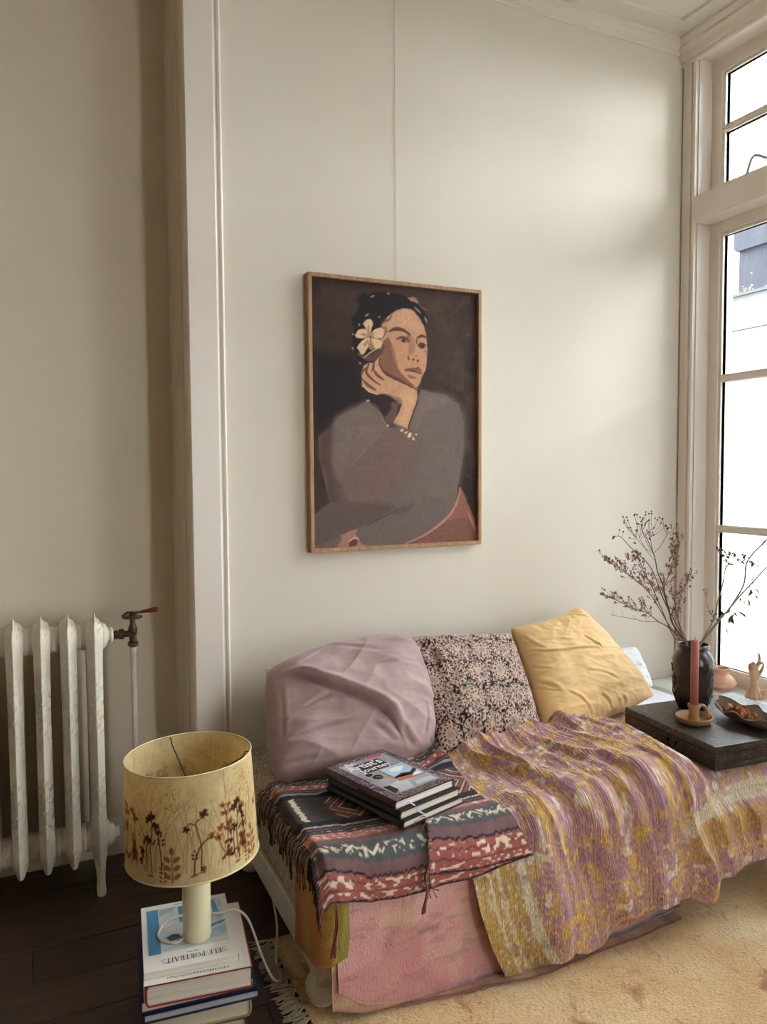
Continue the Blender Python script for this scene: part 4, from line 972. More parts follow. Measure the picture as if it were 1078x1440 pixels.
def ikat():
    mt = quilt_mat('ikat_cotton', 420, 420, .25, .0012)
    th = empty('ikat_throw', (.9, -.65, ZM), 'dark red and navy ikat throw with knotted fringe under the art books', 'throw')
    def lay(nm, xa, xr, sb, zh, off, nu, nv, seed, wr=1.):
        u = np.linspace(0, 1, nu)[:, None]; v = np.linspace(0, 1, nv)[None]
        s = sb+v*(1.0-sb)+0*u
        for it in range(3):
            x = xa(s)*(1-u)+np.interp(s, *xr)*u; s1 = s_of_z(np.interp(x, *zh)); sb_ = sb+.0*x; s = sb_+v*(s1-sb_)
        hang = sm(S0, S0+.12, s)
        cr = (ridge(x*7+s*9, s*5-x*4, 2)**2*.012*sm(.88, 1.05, x)+ridge(x*16+s*22, s*12, 4)**2*.004)*wr*sm(.70, .55, s)+ridge(x*7, s*1.4, 6)**2*.009*hang*wr
        cr = cr+.03*wr*np.exp(-((x-1.165)/.05)**2)*np.exp(-((s-.45)/.07)**2)+(fbm(x*22, s*22, 3, 2)-.5)*.004
        P = bed_pt(x, s, off+np.maximum(cr, 0))
        le = sm(.625, .596, x); P[..., 2] -= .022*le**2            # the fringed end drops over the mattress edge
        P[..., 1] -= hang*.012
        t = s1-s
        c = ikat_col(x, t, .64 if seed else np.median(s1-sb), seed)
        return sheet(nm, P, mt, th, c.reshape(-1, 3), np.stack([x, s], -1).reshape(-1, 2), .002, True), P
    xr = ([.38, .52, .69, .82, .90, .97, 1.05], [1.185, 1.178, 1.15, 1.142, 1.16, 1.20, 1.218])
    zh = ([.6, .66, .72, .81, 1.01, 1.13, 1.22], [.345, .333, .316, .312, .314, .325, .332])
    o, P = lay('throw_cloth', lambda s: .592+0*s+.004*np.sin(s*40), xr, .405, zh, .022, 260, 260, 0)
    zh2 = ([.8, .84, 1.0, 1.22], [.362, .356, .338, .334])
    o2, P2 = lay('folded_end', lambda s: .845+.02*(s-.9)/.1*0+(.985-s)*.55, ([.38, .52, .69, .82, .90, .97, 1.05], [1.188, 1.182, 1.154, 1.146, 1.166, 1.205, 1.222]), .80, zh2, .030, 170, 80, 5, .7)
    # fringe
    yarn = [plain('fringe_black', (30, 26, 30), rough=.9), plain('fringe_maroon', (110, 58, 54), rough=.9), plain('fringe_pale', (168, 146, 122), rough=.9)]
    rr = random.Random(4); bunch = [MB(), MB(), MB()]
    for k in range(74):                             # left end, hanging over the bed's side
        j = int(4+k/74*200); p = P[0, j]; s_hang = rr.uniform(.055, .10)
        x0, y0, z0 = p; w = rr.gauss(0, .006)
        pts = [(x0+.006, y0, z0+.002), (x0-.006, y0+w*.3, z0-.004), (x0-.011-rr.uniform(0, .006), y0+w, z0-s_hang*.45), (x0-.009-rr.uniform(0, .008), y0+w*1.6+rr.gauss(0, .004), z0-s_hang)]
        bunch[0 if rr.random() < .62 else (1 if rr.random() < .7 else 2)].tube(spline(pts, 3), [.0011]*9+[.0018], 5)
    for k in range(34):                             # front left corner, down over the striped quilt
        j = int(205+k/34*52); p = P[0, min(j, 258)]; ln_ = rr.uniform(.03, .075)
        a = np.array([p[0]+.004, p[1]-.002, p[2]+.001]); b_ = a+np.array([-.012, -.010, -.012]); c_ = a+np.array([-.014+rr.gauss(0, .004), -.016+rr.gauss(0, .003), -ln_])
        bunch[0 if rr.random() < .5 else 1].tube(spline([a, b_, c_], 3), [.0011]*6+[.0016], 5)
    for k in range(30):                             # end of the fold, tumbling over the front
        j = int(k/30*78); p = P2[0, j]; hang = j > 22; ln_ = rr.uniform(.05, .085)
        a = np.array(p)+np.array([.004, -.001, .003])
        if hang: pts = [a, a+np.array([-.014, -.012, .004]), a+np.array([-.02+rr.gauss(0, .008), -.018, -ln_*.5]), a+np.array([-.012+rr.gauss(0, .01), -.017, -ln_])]
        else: pts = [a, a+np.array([-.02, -.004, .008]), a+np.array([-.045, -.01+rr.gauss(0, .006), .004]), a+np.array([-.06+rr.gauss(0, .008), -.015+rr.gauss(0, .01), .003])]
        bunch[rr.choice((0, 1, 1, 2))].tube(spline(pts, 3), [.0011]*9+[.0017], 5)
    for b_, y_, nm in zip(bunch, yarn, ('fringe', 'fringe', 'fringe')): tag(b_.build(nm, y_, th, True), kind='stuff')
    # knotted tassels
    for (x, y, z, l) in ((.622, -.952, .345, .13), (.866, -.955, .350, .085), (.6, -.60, .385, .075)):
        t = MB()
        for k in range(9):
            a = rr.uniform(0, 6.28); e = rr.uniform(.3, 1)
            t.tube(spline([(x, y, z), (x+.003*math.cos(a), y+.003*math.sin(a)-.002, z-l*.4), (x+.004*math.cos(a)*e-.006, y+.004*math.sin(a)*e-.002, z-l*.7), (x+.009*math.cos(a)*e-.010, y+.006*math.sin(a)*e-.002, z-l)], 3), [.0016]*7+[.0022, .0024, .0014], 5)
        t.build('tassel', yarn[1], th, True)
ikat()

# ================================================================== rug
def rug():
    m, nt, b = newmat('handwoven_wool_rug'); v = coords(nt, 'Object')
    vr = coords(nt, 'Object', (40, 150, 40)); kn = noise(nt, vr, 3.2, 3, .6); kv = N(nt, 'ShaderNodeTexVoronoi'); kv.inputs['Scale'].default_value = 1.0; L(nt, coords(nt, 'Object', (95, 150, 1)), kv.inputs['Vector'])
    c = ramp(nt, noise(nt, v, 4, 6, .6), [(.3, lin4(232, 192, 142)), (.5, lin4(248, 212, 162)), (.7, lin4(254, 230, 188))])
    mo = noise(nt, v, 5.5, 5, .65, .8); c = mixc(nt, ramp(nt, mo, [(.57, (0, 0, 0, 1)), (.66, (.8, .8, .8, 1))]), c, lin4(190, 126, 96))
    c = mixc(nt, ramp(nt, noise(nt, v, 60, 3), [(.62, (0, 0, 0, 1)), (.72, (.45, .45, .45, 1))]), c, lin4(160, 116, 80))
    zz = noise(nt, coords(nt, 'Object', (3, 1, 1), (0, 0, .5)), 4, 4, .6, 3); zl = N(nt, 'ShaderNodeMath', operation='PINGPONG'); zl.inputs[1].default_value = .09; L(nt, zz, zl.inputs[0])
    c = mixc(nt, ramp(nt, zl.outputs[0], [(0, (.5, .5, .5, 1)), (.012, (0, 0, 0, 1))]), c, lin4(168, 122, 84))
    c = mixc(nt, 1.0, c, ramp(nt, kn, [(.3, (.80, .77, .74, 1)), (.7, (1.12, 1.12, 1.12, 1))]), 'MULTIPLY')
    L(nt, c, b.inputs['Base Color']); b.inputs['Roughness'].default_value = .95; b.inputs['Specular IOR Level'].default_value = .1
    n1 = bump(nt, kv.outputs['Distance'], b, .7, .005); bump(nt, kn, b, .7, .006, n1)
    nx, ny = 90, 90
    x = np.linspace(.585, 2.48, nx)[:, None]+np.zeros((1, ny)); y = np.linspace(-.50, -3.2, ny)[None]+np.zeros((nx, 1))
    z = .0085+.002*(fbm(x*6, y*6, 3, 3)-.5)
    P = np.stack([x+.006*(fbm(y*5, y*0, 2, 2)-.5), y, z], -1)
    r = sheet('woven_rug', P, m, None, None, np.stack([x, y], -1).reshape(-1, 2), .008, True)
    tag(r, 'beige handwoven wool rug with faded rust motifs and a fringed edge', 'rug')
    ym = plain('undyed_fringe_yarn', (176, 160, 134), (200, 184, 158), .9, 60); rr = random.Random(9); vs = []
    for q in range(5):
        t = MB()
        for k in range(10):
            a = rr.uniform(-.009, .009); l = rr.uniform(.045, .075); bend = rr.gauss(0, .012)
            t.tube(spline([(0, a*.3, .004), (-.012, a*.5, .007), (-l*.5, a+bend*.5, .004+rr.uniform(0, .004)), (-l, a*1.6+bend, .0026)], 3), [.0021]*9+[.0014], 5)
        o = t.build('tassel', ym, r, True); vs.append(o)
    y = -.51; k = 0
    while y > -3.18:
        o = vs[k] if k < 5 else vs[rr.randrange(5)].copy()
        if k >= 5: COL.objects.link(o); o.parent = r
        base = Vector((.588-.03, y, .001)); o.location = base-Vector(r.location); o.rotation_euler = (0, 0, rr.gauss(0, .15))
        y -= rr.uniform(.017, .024) if y > -1.3 else .05; k += 1
rug()

# ================================================================== cushions
def quad_uv(px, q):
    """inverse bilinear: place of a sketch point inside a quad TL,TR,BR,BL -> (u right, v up)"""
    TL, TR, BR, BL = [np.array(p, float) for p in q]; u = v = .5; p = np.array(px, float)
    for it in range(30):
        f = (BL*(1-u)+BR*u)*(1-v)+(TL*(1-u)+TR*u)*v-p
        a = (BR-BL)*(1-v)+(TR-TL)*v; b = (TL*(1-u)+TR*u)-(BL*(1-u)+BR*u)
        d = np.linalg.solve(np.stack([a, b], 1), f); u -= d[0]; v -= d[1]
    return u, v
def crease_h(U, V, lines, asp=1.):
    """each crease: points, amplitude, width, step; a groove with a puckered lip"""
    h = np.zeros_like(U)
    for pts, A, w, st in lines:
        P = np.array(spline(pts, 5)); best = np.full(U.shape, 9.); sg = np.zeros_like(U); tt = np.zeros_like(U)
        for i, (a, b) in enumerate(zip(P[:-1], P[1:])):
            e = b-a; l = (e@e)+1e-12; t = np.clip(((U-a[0])*e[0]+(V-a[1])*e[1])/l, 0, 1)
            dx, dy = U-a[0]-t*e[0], V-a[1]-t*e[1]; d = np.hypot(dx, dy); m = d < best
            cr = (e[0]*dy-e[1]*dx)/math.sqrt(l); best = np.where(m, d, best); sg = np.where(m, cr, sg); tt = np.where(m, (i+t)/(len(P)-1), tt)
        tp = np.clip(np.minimum(tt, 1-tt)*5, 0, 1)
        h += -A*np.exp(-(best/w)**2)*tp + A*.9*np.exp(-((sg-1.6*w)/(1.3*w))**2)*np.exp(-(np.maximum(0, best-3*w)/w)**2)*tp
        if st: h += st*tp*np.where(sg > 0, np.exp(-sg/.22), 0)*sm(-w, w*.6, sg)
    return h
def pillow(name, corners, thick, mat, label, cat='cushion', lines=(), bow=.05, n=150, colf=None, wr=.006, wf=5, seed=0, group=None, belly=.42, parent=None, rnd=.12, bows=None, aniso=()):
    TL, TR, BR, BL = [np.array(c, float) for c in corners]
    t = np.linspace(0, 1, n); t = .5-.5*np.cos(math.pi*t)*.35-(.5-t)*.65; t = (t-t[0])/(t[-1]-t[0])
    U, V = np.meshgrid(t, t, indexing='ij')
    nrm = np.cross((TR+BR-TL-BL)/2, (TL+TR-BL-BR)/2); nrm /= np.linalg.norm(nrm)
    if nrm[1] > 0: nrm = -nrm
    # sides bow inwards between the corners
    fu, fv = U-.5, V-.5; bl, br_, bt, bb = bows or (bow,)*4
    bu = np.where(fu < 0, bl, br_); bv = np.where(fv > 0, bt, bb)
    U2 = .5+fu*(1-bu*np.sin(math.pi*V)*(2*np.abs(fu))**1.5); V2 = .5+fv*(1-bv*np.sin(math.pi*U)*(2*np.abs(fv))**1.5)
    a_, b_ = 2*U2-1, 2*V2-1                        # soften the corners
    U2 = .5+.5*a_*np.sqrt(np.maximum(.05, 1-rnd*b_**2*.5*np.abs(a_)**3)); V2 = .5+.5*b_*np.sqrt(np.maximum(.05, 1-rnd*a_**2*.5*np.abs(b_)**3))
    base = (BL*((1-U2)*(1-V2))[..., None]+BR*(U2*(1-V2))[..., None]+TL*((1-U2)*V2)[..., None]+TR*(U2*V2)[..., None])
    prof = (np.clip(1-np.abs(2*fu)**2.4, 0, 1)*np.clip(1-np.abs(2*fv)**2.4, 0, 1))**belly
    prof = prof*(1+.12*(1-V))
    edge = np.clip(1-np.abs(2*fu)**8, 0, 1)*np.clip(1-np.abs(2*fv)**8, 0, 1)
    h = crease_h(U, V, lines)*edge
    gath = (fbm(U*wf*1.6, V*wf, seed, 3)-.5)*wr*2*edge
    pk = (ridge(np.arctan2(fv, fu)*5, np.hypot(fu, fv)*2, seed)-.6)*.012*sm(.28, .5, np.maximum(np.abs(fu), np.abs(fv)))*edge
    for (an, f1, f2, amp, pw) in aniso:
        ca, sa = math.cos(an), math.sin(an); p_, q_ = U*ca+V*sa, -U*sa+V*ca; w_ = .08*(fbm(U*3, V*3, seed+1, 2)-.5)
        gath = gath+(ridge(p_*f1+3*seed, (q_+w_)*f2, seed+2)**pw-.35)*amp*edge
    Pf = base+nrm*(thick*prof+h+gath+pk)[..., None]; Pb = base-nrm*(thick*.75*prof)[..., None]
    k = n*n; F = grid_faces(n, n); F2 = F[:, ::-1]+k
    idx = np.arange(k).reshape(n, n); ring = np.concatenate([idx[0, :], idx[1:, -1], idx[-1, ::-1][1:], idx[::-1, 0][1:]])
    R = np.stack([ring[:-1], ring[:-1]+k, ring[1:]+k, ring[1:]], 1)
    Pb = Pb-nrm*.003
    Pf[:, :, 2] = np.maximum(Pf[:, :, 2], ZM+.012); Pb[:, :, 2] = np.maximum(Pb[:, :, 2], ZM+.010)
    VV = np.concatenate([Pf.reshape(-1, 3), Pb.reshape(-1, 3)])
    uv = np.stack([U, V], -1).reshape(-1, 2); col = None
    if colf is not None: c = colf(U, V).reshape(-1, 3); col = np.concatenate([c, c])
    o = mk(name, VV, np.concatenate([F, F2, R]), mat, parent, True, col, np.concatenate([uv, uv]))
    bm = bmesh.new(); bm.from_mesh(o.data); bmesh.ops.recalc_face_normals(bm, faces=bm.faces[:]); bm.to_mesh(o.data); bm.free()
    # stitched edge
    rp = [VV[i]*.5+VV[i+k]*.5 for i in ring[::3]]
    if label: tag(o, label, cat, group)
    return o
def velvet():
    m, nt, b = newmat('mauve_velvet'); v = coords(nt, 'Object')
    c = ramp(nt, noise(nt, v, 5, 5, .6, 1), [(.3, lin4(162, 136, 136)), (.7, lin4(190, 162, 160))])
    L(nt, c, b.inputs['Base Color']); b.inputs['Roughness'].default_value = .7; b.inputs['Specular IOR Level'].default_value = .15
    b.inputs['Sheen Weight'].default_value = .35; b.inputs['Sheen Roughness'].default_value = .4; b.inputs['Sheen Tint'].default_value = lin4(226, 205, 208)
    bump(nt, noise(nt, v, 420, 2), b, .1, .001); return m
def cushions():
    Q = [(0, 240), (920, 85), (1050, 800), (30, 1020)]
    def ln(q, pts, A, w, st=0): return ([quad_uv(p, q) for p in pts], A, w, st)
    lines = [ln(Q, [(40, 385), (150, 400), (300, 480), (480, 560), (620, 640), (760, 800)][::1], .016, .022, .034),
             ln(Q, [(270, 240), (330, 205), (430, 230), (560, 265), (700, 275)], .006, .016), ln(Q, [(250, 190), (340, 150), (460, 120), (620, 95)], .006, .018),
             ln(Q, [(170, 320), (240, 295), (330, 240)], .006, .016), ln(Q, [(480, 380), (600, 370), (760, 350), (900, 330)], .004, .016), ln(Q, [(930, 400), (990, 430), (960, 480)], .008, .016),
             ln(Q, [(940, 760), (1000, 790), (1040, 770)], .008, .015), ln(Q, [(730, 700), (760, 760), (830, 810)], .006, .018), ln(Q, [(890, 560), (900, 660), (890, 740)], .004, .014), ln(Q, [(60, 400), (75, 600), (65, 800)], .005, .012),
             ln(Q, [(80, 690), (180, 640), (300, 610)], .005, .018), ln(Q, [(90, 780), (200, 760), (330, 720), (480, 690)], .005, .02), ln(Q, [(60, 930), (160, 900), (280, 890)], .006, .02), ln(Q, [(160, 620), (260, 560), (330, 530)], .005, .016), ln(Q, [(540, 700), (640, 760), (700, 800)], .006, .02), ln(Q, [(600, 200), (720, 210), (860, 200)], .004, .018)]
    pillow('velvet_cushion', [(.640, -.205, .748), (1.240, -.165, .800), (1.205, -.43, .436), (.600, -.445, .430)], .115, velvet(), 'large mauve velvet cushion leaning on the wall behind the art books', lines=lines, wr=.008, wf=4, bows=(.04, .0, -.06, .0), n=220, seed=1, rnd=.45, aniso=((-.5, 1.6, 5.5, .014, 1.5), (-.2, 4, 16, .002, 2.), (.9, 2.2, 7, .008, 1.6)))
    # block-printed cotton: rosettes, scrolls and berries
    rr = np.random.default_rng(3)
    def kalam(U, V):
        S_ = 1.0
        X = U*5.2+.12*(fbm(U*12, V*12, 2, 2)-.5)*2; Y = V*4.6+.12*(fbm(U*12+5, V*12, 4, 2)-.5)*2
        DK, CR, BL_, RU = C(44, 24, 26), C(212, 184, 168), C(30, 62, 92), C(190, 104, 40)
        c = np.zeros(U.shape+(3,))+DK
        # berry and curl ground
        a = ridge(U*40, V*36, 1); b2 = vnoise(U*84, V*74, 3); w = sm(.56, .66, .55*a+.45*b2); c = mix3(c, CR, w*.95)
        cell = vnoise(U*70+9, V*60, 6); c = mix3(c, DK, sm(.70, .78, cell)*.9)
        # rosettes on a half-drop grid
        row = np.floor(Y); xs = X+.5*(row % 2); cx = np.floor(xs)+.5; dx = (xs-cx); dy = (Y-row-.5)*1.05; r = np.hypot(dx, dy); th = np.arctan2(dy, dx)
        kind = ((np.floor(xs)*7+row*3) % 3)
        rj = r*(1+.07*np.sin(th*8)); k0 = (kind == 0); k1 = (kind == 1); k2 = (kind == 2)
        inr = sm(.46, .43, rj)
        ring = sm(.03, .01, np.abs(rj-.38)-.018)+sm(.03, .01, np.abs(rj-.25)-.02)
        c = mix3(c, CR, inr*sm(.42, .36, np.abs(rj-.2))*.92); c = mix3(c, DK, np.clip(ring, 0, 1)*inr*(.5+.5*np.sign(np.sin(th*14)))*.95)
        c = mix3(c, DK, sm(.44, .46, rj)*sm(.50, .48, rj)*.9)
        c = mix3(c, C(176, 150, 132), sm(.14, .11, rj)*k0*.8)
        p5 = np.cos(th*5+1); c = mix3(c, BL_, k1*sm(.3, .6, -p5)*sm(.08, .11, r)*sm(.27, .23, r)*.95); c = mix3(c, RU, k1*sm(.75, .9, p5)*sm(.25, .2, r)*.95); c = mix3(c, RU, k1*sm(.06, .04, r))
        c = mix3(c, BL_, k2*sm(.10, .06, np.hypot(dx-.03, dy+.12))*.95); c = mix3(c, BL_, k2*sm(.07, .04, np.hypot(dx-.1, dy-.12))*.9); c = mix3(c, RU, k2*sm(.035, .015, np.abs(np.hypot(dx+.02, dy+.02)-.17))*sm(-.2, .1, np.sin(th*2+.8)))
        # hairline veins
        c = mix3(c, CR, sm(.035, .015, np.abs(fbm(U*16, V*16, 5, 2)-.5))*.45)
        return c*(.86+.22*fbm(U*5, V*5, 7, 2))[..., None]
    m = quilt_mat('block_printed_cotton', 320, 320, .12, .001, .8)
    Q2 = [(0, 100), (820, 55), (1060, 880), (190, 1060)]
    l2 = [ln(Q2, [(60, 140), (150, 230), (250, 190), (420, 120)], .014, .035), ln(Q2, [(150, 240), (190, 330), (180, 450)], .010, .03), ln(Q2, [(300, 830), (420, 880), (470, 900)], .008, .025), ln(Q2, [(880, 480), (900, 520), (980, 700)], .006, .025), ln(Q2, [(700, 860), (820, 900), (950, 900)], .006, .03)]
    pillow('printed_cushion', [(1.172, -.165, .782), (1.642, -.180, .757), (1.590, -.455, .452), (1.165, -.470, .448)], .075, m, 'cushion in block-printed black, cream and blue flowers between mauve and yellow', lines=l2, n=310, colf=kalam, wr=.008, bows=(.02, .03, .05, .02), seed=3, rnd=.1, aniso=((.5, 2, 7, .008, 2.),))
    lm, nt, b = newmat('ochre_linen'); v = coords(nt, 'Object'); vx = coords(nt, 'UV', (260, 30, 1)); vy = coords(nt, 'UV', (30, 260, 1))
    c = ramp(nt, noise(nt, v, 5, 5), [(.3, lin4(214, 172, 112)), (.7, lin4(230, 192, 134))])
    sl = N(nt, 'ShaderNodeMath', operation='ADD'); L(nt, noise(nt, vx, 1, 3), sl.inputs[0]); L(nt, noise(nt, vy, 1, 3), sl.inputs[1])
    c = mixc(nt, 1.0, c, ramp(nt, sl.outputs[0], [(.35, (.88, .87, .85, 1)), (.65, (1.06, 1.06, 1.06, 1))]), 'MULTIPLY')
    L(nt, c, b.inputs['Base Color']); b.inputs['Roughness'].default_value = .72; b.inputs['Sheen Weight'].default_value = .15; bump(nt, sl.outputs[0], b, .25, .0015)
    Q3 = [(20, 200), (510, 45), (1055, 700), (260, 975)]
    l3 = [ln(Q3, [(90, 400), (170, 430), (250, 440), (400, 430), (560, 420)], 0.0053, 0.0112), ln(Q3, [(560, 420), (720, 405), (860, 430), (915, 475)], 0.0023, 0.0084), ln(Q3, [(110, 500), (170, 540), (230, 555)], 0.0045, 0.0098), ln(Q3, [(110, 590), (190, 640), (290, 705)], 0.0075, 0.0140), ln(Q3, [(290, 700), (400, 750), (470, 810), (525, 870)], 0.0037, 0.0098), ln(Q3, [(130, 640), (220, 690), (300, 710)], 0.0045, 0.0098), ln(Q3, [(60, 280), (130, 370), (200, 420)], 0.0037, 0.0140), ln(Q3, [(430, 320), (470, 360), (545, 410)], 0.0037, 0.0140), ln(Q3, [(520, 380), (540, 400), (555, 420)], 0.0030, 0.0084), ln(Q3, [(360, 130), (430, 140), (540, 170)], 0.0045, 0.0112), ln(Q3, [(420, 580), (560, 590), (680, 640)], 0.0030, 0.0126), ln(Q3, [(540, 720), (600, 760), (650, 820)], 0.0045, 0.0126), ln(Q3, [(700, 730), (740, 760), (690, 830)], 0.0053, 0.0140), ln(Q3, [(420, 880), (430, 940), (500, 960)], 0.0060, 0.0140), ln(Q3, [(300, 930), (330, 965), (420, 970)], 0.0060, 0.0126), ln(Q3, [(780, 480), (860, 470), (915, 475)], 0.0030, 0.0084)]
    pillow('linen_cushion', [(1.640, -.175, .775), (1.982, -.150, .832), (2.262, -.300, .458), (1.592, -.465, .440)], .085, lm, 'plain ochre linen cushion propped in the corner behind the wooden chest', lines=l3, n=220, wr=.006, wf=4, bows=(.02, .0, .10, -.05), seed=5, belly=.46, rnd=.1, aniso=((-.12, 1.8, 8, .006, 2.), (-.5, 4, 20, .002, 2.), (.6, 2.4, 9, .004, 1.6)))
    wc = plain('white_cotton', (226, 226, 230), (236, 236, 240), .8, 12, bstr=.1, bscale=300)
    pillow('white_pillow', [(1.96, -.115, .63), (2.34, -.10, .615), (2.385, -.16, .445), (1.95, -.19, .44)], .055, wc, 'plain white pillow tucked behind the ochre linen cushion', 'pillow', n=60, wr=.010, wf=3, seed=2, bow=.03, lines=[([(.9, .5), (.97, .7)], .008, .04, 0), ([(.85, .2), (.95, .4)], .008, .03, 0)])
    kn = plain('cream_knit', (214, 206, 190), (230, 222, 206), .9, 60, bstr=.6, bscale=130, bdist=.006)
    pillow('knitted_pillow', [(.700, -.055, .700), (1.12, -.05, .70), (1.11, -.14, .44), (.672, -.16, .438)], .028, kn, 'cream textured pillow almost hidden behind the mauve velvet cushion', 'pillow', n=60, wr=.008, seed=4)
    # white sheet edge showing at the window end
    nu = 40; u = np.linspace(0, 1, nu)[:, None]; v = np.linspace(0, 1, 30)[None]
    x = 2.04+.385*u+0*v; y = -.06-.34*v+0*u; z = ZM+.006+.004*(fbm(u*6, v*6, 3, 2))+0*x
    tag(sheet('white_sheet', np.stack([x, y, z], -1), wc, None, None, np.stack([x, y], -1).reshape(-1, 2), .003, True), 'white bed sheet showing at the window end behind the chest', 'sheet')
cushions()

# ================================================================== art books on the bed
def bed_books():
    g = 'art books piled on the throw'
    z = ZM+.0305
    blk = plain('black_book_cloth', (22, 20, 20), (30, 28, 28), .5, 30); blk2 = plain('black_paper_cover', (34, 29, 27), (44, 38, 35), .45, 30)
    a0 = math.radians(17.5)
    # spine faces left, head of the books towards the cushions
    def fr(x, y, a, z): return frame2((x, y, z), a)
    book('book', fr(.842, -.868, a0+.0, z), .235, .322, .021, blk2, 'dark cloth art book lying at the bottom of the pile on the throw', g, pages=(226, 214, 196)); z += .0215
    book('book', fr(.836, -.862, a0-.01, z), .228, .308, .024, blk, 'black art book in the middle of the pile on the throw', g, pages=(222, 208, 188)); z += .0245
    # patterned top book
    m, nt, b = newmat('maroon_scroll_jacket'); v = coords(nt, 'Object', (1, 1, 1), (0, 0, -a0))
    n1 = noise(nt, v, 38, 2, .5, 2.2); mu = N(nt, 'ShaderNodeMath', operation='MULTIPLY'); mu.inputs[1].default_value = 26; L(nt, n1, mu.inputs[0]); si = N(nt, 'ShaderNodeMath', operation='SINE'); L(nt, mu.outputs[0], si.inputs[0])
    L(nt, ramp(nt, si.outputs[0], [(.62, lin4(58, 36, 42)), (.80, lin4(176, 152, 162))]), b.inputs['Base Color']); b.inputs['Roughness'].default_value = .3
    T = fr(.826, -.852, a0-.015, z); W, H, t = .222, .302, .025
    o = book('book', T, W, H, t, plain('maroon_jacket', (58, 34, 38), (66, 40, 44), .32, 10), "maroon art book titled An Artist's Journey on top of the pile", g, pages=(232, 224, 212)); e = t+.0004
    poly_part('cover_border', T, [(.004, .001), (W, .001), (W, H-.001), (.004, H-.001)], e, m, o)
    gm = plain('silver_grey_cover_photo', (120, 118, 122), (186, 184, 188), .35, 9, detail=3)
    poly_part('cover_photo', T, [(.030, .030), (W-.022, .030), (W-.022, H-.022), (.030, H-.022)], e+.0003, gm, o)
    lt = plain('pale_cover_light', (206, 208, 212), (180, 182, 188), .35, 10)
    for p in ([(.05, .035), (.10, .035), (.13, .10), (.06, .09)], [(.12, .04), (.19, .035), (.19, .06), (.13, .065)], [(.035, .23), (.07, .235), (.06, .27), (.035, .27)]): poly_part('cover_light', T, p, e+.0005, lt, o)
    wh = plain('white_print', (240, 238, 236), rough=.4); dk = plain('cover_black', (24, 22, 24), rough=.4)
    poly_part('title_block', T, [(.066, .188), (.160, .188), (.160, .258), (.066, .258)], e+.0005, dk, o)
    text_mesh('An', .032, T, o, wh, .046, .262, e+.0008, bold=.0006); text_mesh("Artist's", .046, T, o, wh, .036, .226, e+.0008, bold=.0012, sx=.9); text_mesh('Journey', .034, T, o, wh, .058, .197, e+.0008, bold=.0006)
    poly_part('red_label', T, [(.135, .272), (.185, .266), (.190, .284), (.140, .288)], e+.0006, plain('cover_red', (196, 78, 84), rough=.4), o)
    # easel picture on the cover
    poly_part('picture_frame', T, [(.098, .088), (.196, .082), (.198, .192), (.100, .190)], e+.0006, plain('cover_gold', (170, 128, 84), rough=.4), o)
    poly_part('picture_sky', T, [(.104, .094), (.191, .088), (.193, .186), (.105, .185)], e+.0008, plain('cover_sky', (150, 196, 224), (190, 214, 230), .4, 16), o)
    poly_part('picture_cloud', T, [(.12, .15), (.15, .14), (.18, .16), (.16, .175), (.13, .17)], e+.0009, wh, o)
    poly_part('picture_shape', T, [(.104, .118), (.14, .128), (.165, .118), (.192, .135), (.191, .120), (.165, .100), (.13, .105), (.104, .110)], e+.0010, dk, o)
    poly_part('picture_shape', T, [(.104, .094), (.15, .091), (.165, .104), (.14, .118), (.115, .112), (.104, .110)], e+.0010, plain('cover_coral', (206, 110, 88), (196, 90, 70), .4, 30), o)
    poly_part('picture_shape', T, [(.15, .091), (.18, .089), (.185, .105), (.17, .108)], e+.0012, wh, o)
    # round palette and brush
    for (cx, cy, r0) in ((.070, .150, .017), (.060, .175, .012)):
        ring = [(cx+r0*math.cos(q), cy+r0*math.sin(q)) for q in np.linspace(0, 2*math.pi, 25)[:-1]]; poly_part('palette', T, ring, e+.0006, dk, o)
        rv = [T(cx+(r0+d)*math.cos(q), cy+(r0+d)*math.sin(q), e+.0009) for q in np.linspace(0, 2*math.pi, 25)[:-1] for d in (0, .0018)]
        mk('palette_rim', rv, [(2*i, 2*i+1, (2*i+3) % 48, (2*i+2) % 48) for i in range(24)], lt, o)
    poly_part('brush', T, [(.066, .152), (.068, .154), (.098, .122), (.096, .120)], e+.0012, plain('brush_wood', (206, 180, 130), rough=.5), o)
    poly_part('cover_shade', T, [(.034, .036), (.06, .05), (.058, .085), (.036, .09)], e+.0005, dk, o)
    # title on the spine
    Ts = lambda x, y, zz: T(-.0022-zz, H-x, t*.5+y-.004)
    text_mesh("An Artist's Journey", .0115, Ts, o, plain('spine_print', (196, 176, 170), rough=.4), .06, 0, .0006, name='spine_lettering')
    # ribbon marker
    rb = MB(); pts = spline([T(.045, .004, t*.45), T(.05, -.003, t*.4), T(.064, -.010, -.002), T(.072, -.012, -.016), T(.088, -.020, -.028), T(.093, -.022, -.038)], 6); prev = None
    for i, p in enumerate(pts):
        p = Vector(p); d = Vector((.0022, .0008, .0005)); rb.V += [tuple(p-d), tuple(p+d)]
        if i: rb.F.append((2*i-2, 2*i-1, 2*i+1, 2*i))
    rb.build('ribbon_marker', plain('lilac_ribbon', (196, 188, 206), rough=.4), o)
bed_books()

